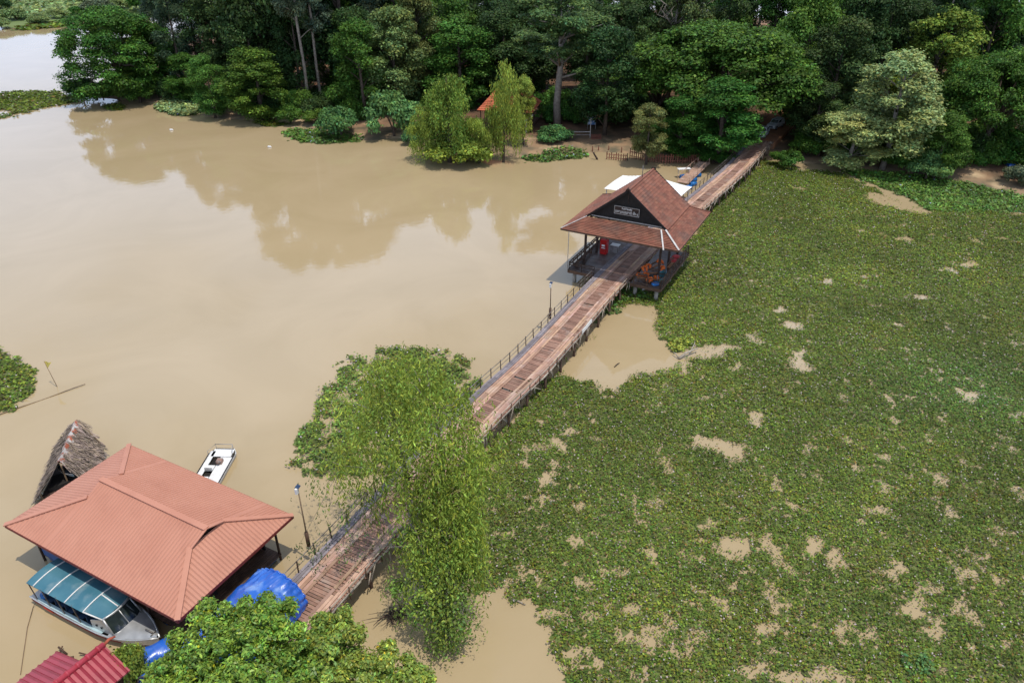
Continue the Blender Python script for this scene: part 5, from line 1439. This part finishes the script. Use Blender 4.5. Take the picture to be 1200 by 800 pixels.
    for (ua, va, ub, vb, n) in ((90, 113, 230, 114, 11), (240, 124, 400, 122, 15), (300, 132, 380, 134, 6), (390, 130, 510, 132, 10), (620, 140, 745, 150, 5), (760, 168, 870, 168, 9), (920, 176, 1060, 190, 12), (905, 160, 1060, 168, 10), (1050, 196, 1110, 200, 4), (630, 128, 760, 132, 9), (430, 112, 640, 112, 12), (760, 140, 860, 140, 7), (920, 135, 1200, 140, 14), (1010, 176, 1120, 182, 6), (1105, 186, 1215, 196, 12), (1120, 168, 1215, 172, 8)):
        for i in range(n):
            f = (i + r.uniform(.1, .9)) / n; u = ua + (ub - ua) * f; v = va + (vb - va) * f + r.uniform(-3, 3)
            p = at(u, v, .7)
            if min((p - Vector((47, 140, 0)) - Vector((.47, .88, 0)) * q_).length for q_ in (-8, 0, 6, 12, 18)) < 8: continue
            k = r.choice(list(ul)); plant(k, p, r.uniform(3.2, 6.5), r.uniform(2.6, 4.6), ul[k], 'bush', 'shrubs under the forest edge', leaf=r.choice(['rain', 'dark', 'rain', 'dense']))
    # bare tree
    p = at(782, 120, .9); t = thing('bare_tree', 'leafless grey tree standing above the wide canopy at the top', 'tree', p)
    rr = random.Random(2); mb = MB(); mb.tube([(0, 0, -.6), (.2, 0, 8), (0, .2, 16), (.2, 0, 23)], [.5, .4, .3, .12], 8); t2 = mb.build('trunk', BARKP, t)
    mb = MB()
    for i in range(16):
        z = rr.uniform(11, 22); a = rr.random() * 6.28; q = rr.uniform(4, 8); e = Vector((q * math.cos(a), q * math.sin(a), z + rr.uniform(2, 5)))
        l, ra = limb_to((.1, 0, z), e, rr, .16, .1); mb.tube(l, ra, 6)
        for k in range(5):
            s = Vector((.1, 0, z)).lerp(e, rr.uniform(.4, 1)); mb.tube([s, s + Vector((rr.uniform(-2, 2), rr.uniform(-2, 2), rr.uniform(.8, 2.4)))], [.06, .02], 5)
    mb.build('bare_branches', BARKP, t)
    # far bank
    r = random.Random(9)
    fl = [(20, 24, 8, 20, 'dark spreading bush at the far bank below the meadow', 'hedge'), (48, 27, 15, 16, 'grassy bush at the left of the far bank', 'hedge'), (70, 22, 9, 16, 'rounded bush in the middle of the far bank', 'hedge'), (92, 18, 6, 13, 'bright green bush beside the pale pond on the far bank', 'dense'),
          (118, 17, -4, 22, 'large pale leaved bush at the right of the far bank', 'euc'), (0, 12, -8, 16, 'dark tree at the top left corner on the far bank', 'dark'), (145, 12, -4, 16, 'light green bush behind the domed rain tree on the far bank', 'hedge'), (2, 32, 20, 16, 'low bush at the left edge of the far waterline', 'hedge'),
          (170, 14, -20, 24, 'far green tree between the meadow and the casuarinas', 'rain'), (100, 6, -14, 10, 'dark far tree above the pale leaved bush', 'dark')]
    for i, (u, v, vt, hw, lb, lf) in enumerate(fl): P('shrub' + ('' if i % 2 else '_b'), u, v, vt, hw, lb, leaf=lf, cat='bush')
    tuft = []
build_forest()
plant_cover('meadow_grass', 'tall rough grass growing over the far bank meadow', [(-140, 30), (0, 27), (60, 24), (110, 18), (180, 18), (240, 4), (150, -14), (-140, -14)], (), .33, 31, .9, 1.6, 'hedge', 1.6, 1.5, cat='grass', mottle=.1, flowers=.004)

# ---- big willow in the middle and the near crowns
def build_willow():
    base = at(518, 748, 0); t = thing('willow_tree', 'large drooping lime green willow overhanging the middle of the bridge', 'tree', base)
    r = np.random.default_rng(77); rr = random.Random(77)
    tops = []
    # crown clumps placed where they stand: pixel -> point at a height
    C = [(440, 432, 13.2), (470, 420, 14), (500, 430, 14), (455, 452, 13.4), (485, 450, 14), (520, 456, 13.5), (545, 476, 12.5), (435, 485, 12), (465, 480, 13), (500, 480, 13.5), (530, 490, 13), (550, 502, 11.5), (558, 525, 10),
         (420, 515, 10.5), (450, 515, 11.5), (480, 510, 12), (515, 520, 12), (545, 525, 11.5), (440, 545, 10), (548, 548, 10), (562, 545, 8.5), (540, 555, 10.5), (556, 580, 8.5), (542, 590, 9), (410, 470, 11.5),
         (452, 434, 13.6), (486, 434, 14), (508, 446, 13.6), (533, 474, 13), (474, 464, 13.6), (444, 466, 12.8), (520, 560, 10), (500, 545, 10.5), (545, 615, 7.6), (535, 600, 8.5), (495, 575, 9), (545, 635, 7), (510, 600, 8), (470, 530, 11),
         (525, 585, 9), (550, 570, 9.6), (505, 625, 7.2), (548, 640, 6.4), (530, 650, 6.4), (545, 660, 5.6), (485, 640, 6), (500, 660, 5.6), (462, 560, 9.6), (400, 545, 8.8), (430, 575, 8), (490, 560, 9.8), (515, 545, 10.6), (480, 585, 8.6), (520, 520, 11.4), (495, 520, 11.6), (505, 575, 9)]
    anch = [at(u, v, z) - base for u, v, z in C]
    trunks = []
    mb = MB()
    def chain(pts, ra): mb.tube(pts, ra, 8)
    k1 = [Vector((0, 0, -.8)), Vector((.1, .8, 3)), at(519, 588, 7.2) - base, at(519, 530, 9.5) - base, at(508, 480, 11.5) - base]
    k2 = [Vector((-.2, .1, -.8)), Vector((-.7, 1.0, 3)), at(481, 606, 6.5) - base, at(478, 560, 8.5) - base, at(462, 490, 10.8) - base]
    chain(k1, [.28, .22, .17, .13, .07]); chain(k2, [.26, .20, .15, .12, .06])
    chain([Vector((.2, 0, -.8)), Vector((.5, .3, 2.5)), at(540, 610, 6) - base, at(560, 560, 8.5) - base], [.2, .16, .11, .05])
    for i, a in enumerate(anch):
        if i % 2: continue
        s = min([k1[2], k1[3], k1[4], k2[2], k2[3], k2[4]], key=lambda q: (q - a).length + (3 if q.z > a.z else 0))
        l, ra = limb_to(s, a, rr, .06, .12); mb.tube(l, ra, 5)
    mb.build('trunk', BARKP, t)
    V1, T1 = strand_leaves([tuple(a) for a in anch], 25, .8, 4.0, .34, .075, r, lump=1.35, step=.115)
    # leaves sitting on top of the clumps
    bl = [(a.x, a.y, a.z + .1, 1.35, .7) for a in anch]
    V2, T2 = blob_leaves(bl, 5000, .20, r, wl=.26, upb=.3, amp=.3, shell=.8)
    quads_obj('crown', np.concatenate([V1, V2]), np.concatenate([T1, T2]), LF['willow'], t)
    # dark climbing leaves wrapping the lower stems
    bl = []
    for (u, v, z, s) in ((520, 612, 6, 1.0), (505, 640, 5.5, 1.3), (540, 640, 5.2, 1.2), (490, 665, 4.6, 1.2), (520, 665, 4.8, 1.5), (548, 670, 4.4, 1.2), (505, 695, 3.6, 1.4), (535, 700, 3.4, 1.4), (515, 725, 2.4, 1.4), (540, 735, 2.0, 1.1), (490, 715, 2.6, 1.1), (520, 755, 1.0, 1.2), (480, 630, 5.4, .9), (500, 610, 6.2, .9), (545, 615, 6.4, 1.0), (548, 645, 5.6, .8), (535, 590, 7.0, .8), (466, 690, 2.8, .8)):
        p = at(u, v, z) - base; bl.append((p.x, p.y, p.z, s, s * 1.05))
    Va, Ta = blob_leaves(bl, 7000, .17, r, wl=.5, upb=.5, amp=.36, shell=.8)
    Vb, Tb = strand_leaves([b[:3] for b in bl], 22, .5, 2.2, .22, .08, r, lump=1.0, step=.13)
    quads_obj('climbing_foliage', np.concatenate([Va, Vb]), np.concatenate([Ta, Tb]), LF['vine'], t)
    # loose sprays of twigs over the bridge deck
    an = [at(u, v, z) - base for u, v, z in ((395, 640, 4.2), (420, 620, 4.6), (440, 640, 4.4), (415, 655, 4), (385, 600, 4.5), (372, 645, 3.6), (455, 620, 5), (380, 570, 5.5), (360, 530, 6), (365, 565, 5), (405, 600, 5), (430, 600, 5.4), (470, 640, 4.6), (350, 640, 3.4), (450, 585, 6))]
    mb = MB(); 
    for a in an:
        q = min(anch, key=lambda w: (w - a).length + (9 if w.z < a.z + 1 else 0)); l, ra = limb_to(q, a, rr, .022, .1); mb.tube(l, ra, 5)
    tw = mb.build('twig', BARKP, t)
    V, T = strand_leaves([tuple(a) for a in an], 13, .4, 1.3, .22, .08, r, lump=1.15, step=.16)
    quads_obj('leaf_spray', V, T, LF['open'], tw)
build_willow()
def build_near():
    r = np.random.default_rng(5); rr = random.Random(5)
    def crown(lab, name, base, C, n, leaf, seed):
        t = thing(name, lab, 'tree', base)
        bl = []
        for u, v, z, s in C:
            p = at(u, v, z) - base; bl.append((p.x, p.y, p.z - .3, s * .75, s * .6))
            for k in range(15):
                d = Vector((rr.gauss(0, 1), rr.gauss(0, 1), abs(rr.gauss(0, 1)) * .9 - .15)).normalized() * s * rr.uniform(.75, 1.12); q = rr.uniform(.26, .46)
                bl.append((p.x + d.x, p.y + d.y, p.z + d.z * .9, q, q * .9))
        V, T = blob_leaves(bl, n, .165, r, wl=.46, upb=.5, amp=.36, yel=.13, shell=.75)
        k = r.random(n) < .012; T[k] *= np.array([2.6, 1.5, .6])
        quads_obj('crown', V, T, LF[leaf], t)
        mb = MB(); top = Vector(bl[0][:3]); mb.tube([(0, 0, -1), (.1, 0, 2), tuple(top * .6), tuple(top * .9)], [.28, .22, .15, .05], 8)
        for b in bl[::16]: l, ra = limb_to(top * .45, b[:3], rr, .08, .1); mb.tube(l, ra, 5)
        mb.build('trunk', BARK, t)
    crown('dense glossy green tree in the foreground hiding the end of the blue tarpaulin', 'foreground_tree', at(270, 860, 0),
          [(275, 745, 8.2, 1.8), (238, 760, 7.6, 1.5), (318, 738, 7.8, 1.5), (215, 785, 7, 1.4), (260, 790, 7.5, 1.8), (310, 785, 7.6, 1.8), (195, 800, 6.4, 1.2), (240, 830, 7, 2), (300, 830, 7.2, 2), (345, 765, 7, 1.3), (340, 810, 6.8, 1.6), (300, 722, 7.6, .9), (252, 728, 7.8, 1.0)], 62000, 'fore', 3)
    crown('yellowish green tree in the foreground at the bottom edge right of the glossy tree', 'foreground_tree', at(420, 880, 0),
          [(385, 745, 6.6, 1.2), (405, 770, 6.6, 1.5), (375, 790, 6.8, 1.6), (440, 780, 6.2, 1.3), (470, 795, 5.6, 1.1), (420, 810, 6.4, 1.7), (360, 830, 6.4, 1.8), (460, 830, 5.8, 1.6), (395, 733, 6.2, .7), (490, 808, 5.0, .9)], 46000, 'fore2', 4)
    # yellowish sapling by the red shed
    P = ptree
    t = P('shrub_b', 166, 805, 752, 30, 'thin yellowing bush beside the red shed at the bottom edge', cat='bush', leaf='weep', z=.2)
    nb = MB(); c = at(300, 900, 0); vs = []; n = 28
    for k in range(n): a = 6.283 * k / n; vs.append((c.x + 14 * math.cos(a), c.y - 1.5 + 6.0 * math.sin(a), -.2))
    for k in range(n): a = 6.283 * k / n; vs.append((c.x + 11 * math.cos(a), c.y - 2 + 4.2 * math.sin(a), .5))
    nb.add(vs, [(k, (k + 1) % n, n + (k + 1) % n, n + k) for k in range(n)] + [tuple(range(n, 2 * n))], 1, True)
    tag(nb.build('near_bank', MUD), kind='structure')
build_near()

# ------------------------------------------------------------------ things along the forest shore
def build_shore():
    # orange roofed house
    c = Vector((-.4, 154, .9)); t = thing('lake_house', 'timber house with orange clay roof among the weeping trees', 'house', c, R(-12))
    m = MB(); r = random.Random(3); hx, hy, ze, zr = 5.6, 5.2, 4.0, 7.6
    tiles(m, (-hx, -hy, ze), (hx, -hy, ze), (hx - 3.2, 0, zr), (-hx + 3.2, 0, zr), .5, .7, r); tiles(m, (hx, hy, ze), (-hx, hy, ze), (-hx + 3.2, 0, zr), (hx - 3.2, 0, zr), .5, .7, r)
    tiles(m, (hx, -hy, ze), (hx, hy, ze), (hx - 3.2, .05, zr), (hx - 3.2, -.05, zr), .5, .7, r); tiles(m, (-hx, hy, ze), (-hx, -hy, ze), (-hx + 3.2, -.05, zr), (-hx + 3.2, .05, zr), .5, .7, r)
    m.build('roof', ORANGER, t)
    m = MB(); m.box((0, 0, 2.35), 2 * hx - 2.4, 2 * hy - 2.4, 3.1); m.build('wall', WOODB, t)
    for x in (-2.6, 0, 2.6): m = MB(); m.box((x, -hy + 1.17, 2.4), 1.2, .08, 1.3); w = m.build('window', DARK, t)
    m = MB(); m.box((0, 0, .7), 2 * hx - .8, 2 * hy - .8, .2); m.build('veranda', WOODB, t)
    for x in (-hx + .6, 0, hx - .6): m = MB(); m.bar((x, -hy + .5, -.5), (x, -hy + .5, ze), .16, .16, (0, 1, 0)); m.build('post', WOODD, t)
    # pale stair rail beside it
    p = at(604, 157, .6); t = thing('stair', 'pale timber stair with a sloping rail beside the orange roofed house', 'stair', p, R(-8))
    m = MB()
    for i in range(7): m.box((.2 + i * .42, 0, .2 + i * .32), .42, 1.2, .08)
    m.build('tread', WOODB, t)
    for y in (-.7, .7):
        m = MB(); m.bar((-.2, y, 1.3), (3.4, y, 3.7), .12, .22); m.bar((-.2, y, -.3), (-.2, y, 1.4), .14, .14, (0, 1, 0)); m.bar((2.2, y, -.3), (2.2, y, 2.9), .14, .14, (0, 1, 0)); m.build('handrail', PALESTEEL, t)
    # small dock frame and banner
    p = at(680, 163, .4); t = thing('shore_gate', 'grey metal gate frame standing at the waterline below the pale trunked tree', 'gate', p)
    m = MB(); [m.bar((x, 0, -.4), (x, 0, h), .14, .14, (0, 1, 0)) for x, h in ((-2.1, 1.6), (1.9, 5.0))]; m.build('post', PALESTEEL, t)
    m = MB(); m.bar((-2.1, 0, .15), (1.9, 0, .15), .1, .18); m.bar((-2.1, 0, 1.4), (1.9, 0, 1.4), .08, .12); m.bar((-2.1, 0, .8), (1.9, 0, .8), .05, .06); m.build('crossbar', PALESTEEL, t)
    p = at(693, 152, .8); t = thing('banner', 'blue and white printed banner between posts near the grey gate', 'banner', p)
    m = MB(); [m.tube([(x, 0, -.3), (x, 0, 4.0)], .06, 6) for x in (-.8, .8)]; m.build('post', PALESTEEL, t)
    m = MB(); n = 8; vs = []; fs = []
    for i in range(n + 1): x = -.72 + 1.44 * i / n; vs += [(x, .05 * math.sin(i), 1.0), (x, .05 * math.sin(i + 1), 3.9)]
    for i in range(n): fs.append((2 * i, 2 * i + 2, 2 * i + 3, 2 * i + 1))
    m.add(vs, fs, 1, True); m.build('cloth', BANNER, t)
    p = at(699, 165, .4); t = thing('landing_steps', 'rusty red landing steps beside the grey gate', 'steps', p)
    for i in range(4): m = MB(); m.box((0, i * .5, .1 + i * .2), 2.0, .5, .12); m.build('step', REDFENCE, t)
    m = MB(); m.bar((-.9, -.2, .0), (-.9, 1.9, .75), .1, .15); m.bar((.9, -.2, .0), (.9, 1.9, .75), .1, .15); m.build('stringer', REDFENCE, t)
    def fence(px, h, label, gap=.42):
        P = [at(u, v, 0) for u, v in px]; c = P[0].lerp(P[-1], .5); t = thing('slat_fence', label, 'fence', c)
        m = MB(); ra = MB(); po = MB(); r = random.Random(len(px) + int(px[0][0]))
        for a, b in zip(P[:-1], P[1:]):
            L_ = (b - a).length; d = (b - a) / L_; x = 0
            while x < L_:
                p = a + d * x; hh = h * r.uniform(.85, 1.08); m.bar(p + Vector((0, 0, .05)), p + Vector((r.uniform(-.05, .05), 0, hh)), .16, .03, (0, 1, 0), tint=r.uniform(.7, 1.3)); x += gap
            for z in (.3, .75): ra.bar(a + Vector((0, .06, h * z)), b + Vector((0, .06, h * z)), .05, .1)
            po.tube([a - Vector((0, -.1, .8)), a + Vector((0, .1, h * 1.1))], .08, 6)
        po.tube([P[-1] - Vector((0, -.1, .8)), P[-1] + Vector((0, .1, h * 1.1))], .08, 6)
        m.build('slat', REDFENCE, t, c); ra.build('rail', REDFENCE, t, c); po.build('post', WOODD, t, c)
    fence([(711, 187), (722, 188), (735, 189)], 1.3, 'short run of low red slat fence in the water left of the small olive tree')
    fence([(738, 186), (760, 190), (780, 192), (800, 192), (822, 190)], 1.7, 'longer red slat fence along the water behind the small olive tree')
    o0 = None
    for i, (u, v, h) in enumerate(((694, 178, 1.0), (701, 177, .8), (713, 177, .9), (728, 179, 1.0))):
        lb = ('first', 'second', 'third', 'fourth')[i]
        m = MB(); p = at(u, v, 0); m.tube([(0, 0, -.6), (.05, 0, h * .6), (.02, 0, h)], [.1, .1, .07], 7); m.box((0, 0, h + .02), .16, .16, .05); o = tag(m.build('mooring_post', REDFENCE), f'{lb} from the left of the low posts in the shallows before the landing steps', 'post', 'posts in the shallows'); o.location = p
    # vehicles on the track
    def pickup(p, az, label, kind):
        t = thing('parked_car', label, 'car', p, -az)
        # local +y backwards (towards forest), nose at -y
        def body(secs, name, m_, w):
            mb = MB(); n = len(secs)
            vs = [(-w, y, z) for y, z in secs] + [(w, y, z) for y, z in secs]
            fs = [tuple(range(n - 1, -1, -1)), tuple(range(n, 2 * n))] + [(i, (i + 1) % n, (i + 1) % n + n, i + n) for i in range(n)]
            mb.add(vs, fs); return mb.build(name, m_, t)
        body([(-2.4, .35), (-2.45, .75), (-2.3, .98), (-1.1, 1.1), (2.4, 1.1), (2.45, .45), (1.9, .35), (-1.9, .35)], 'body', CARW, .88)
        if kind: body([(-1.1, 1.1), (-.4, 1.72), (1.9, 1.75), (2.35, 1.1)], 'cabin', CARW, .76)
        else: body([(-1.1, 1.1), (-.4, 1.72), (.8, 1.75), (1.0, 1.1)], 'cabin', CARW, .76)
        mb = MB(); mb.add([(-.68, -1.08, 1.16), (.68, -1.08, 1.16), (.62, -.47, 1.67), (-.62, -.47, 1.67)], [(0, 1, 2, 3)]); mb.build('windscreen', GLASSD, t)
        mb = MB()
        for s in (-1, 1): mb.add([(s * .766, -.75, 1.18), (s * .766, .75, 1.18), (s * .766, .7, 1.62), (s * .766, -.3, 1.62)], [(0, 1, 2, 3), (3, 2, 1, 0)])
        mb.build('side_window', GLASSD, t)
        for s in (-1, 1): mb = MB(); mb.box((s * .62, -2.42, .8), .36, .1, .18); mb.build('headlight', WHITE, t)
        mb = MB(); mb.box((0, -2.46, .62), .8, .06, .28); mb.build('grille', RUBBER, t)
        for s in (-1, 1):
            for y in (-1.5, 1.5): mb = MB(); mb.tube([(s * .72, y, .36), (s * .92, y, .36)], .36, 16); w = mb.build('wheel', RUBBER, t); mb = MB(); mb.tube([(s * .9, y, .36), (s * .935, y, .36)], .2, 10); mb.build('rim', ALU, w)
        if not kind:
            mb = MB(); mb.box((0, 1.7, 1.13), 1.5, 1.3, .04); mb.build('cargo_bed', RUBBER, t)
    a = Vector((47.4, 140.2, 1.72)); d = Vector((.47, .88, 0)); rr_ = Vector((.88, -.47, 0))
    pickup(a + d * 2.8 - rr_ * .6 , R(28), 'pale silver pickup facing the bridge at the head of the track', 0)
    pickup(a + d * 11 + rr_ * .3 - Vector((0, 0, .15)), R(40), 'white car parked behind the silver pickup under the trees', 1)
    p = at(1187, 196, .7); t = thing('tarp_heap', 'small heap under a dark blue tarpaulin at the right shore', 'tarpaulin', p)
    o = pillow('cover', 2.6, 1.8, 1.6, BLUET); o.parent = t; o.location = (0, 0, .4)
    m = MB(); m.box((.2, -.9, .15), 1.8, .3, .2); m.build('plank', WOODB, t)
build_shore()
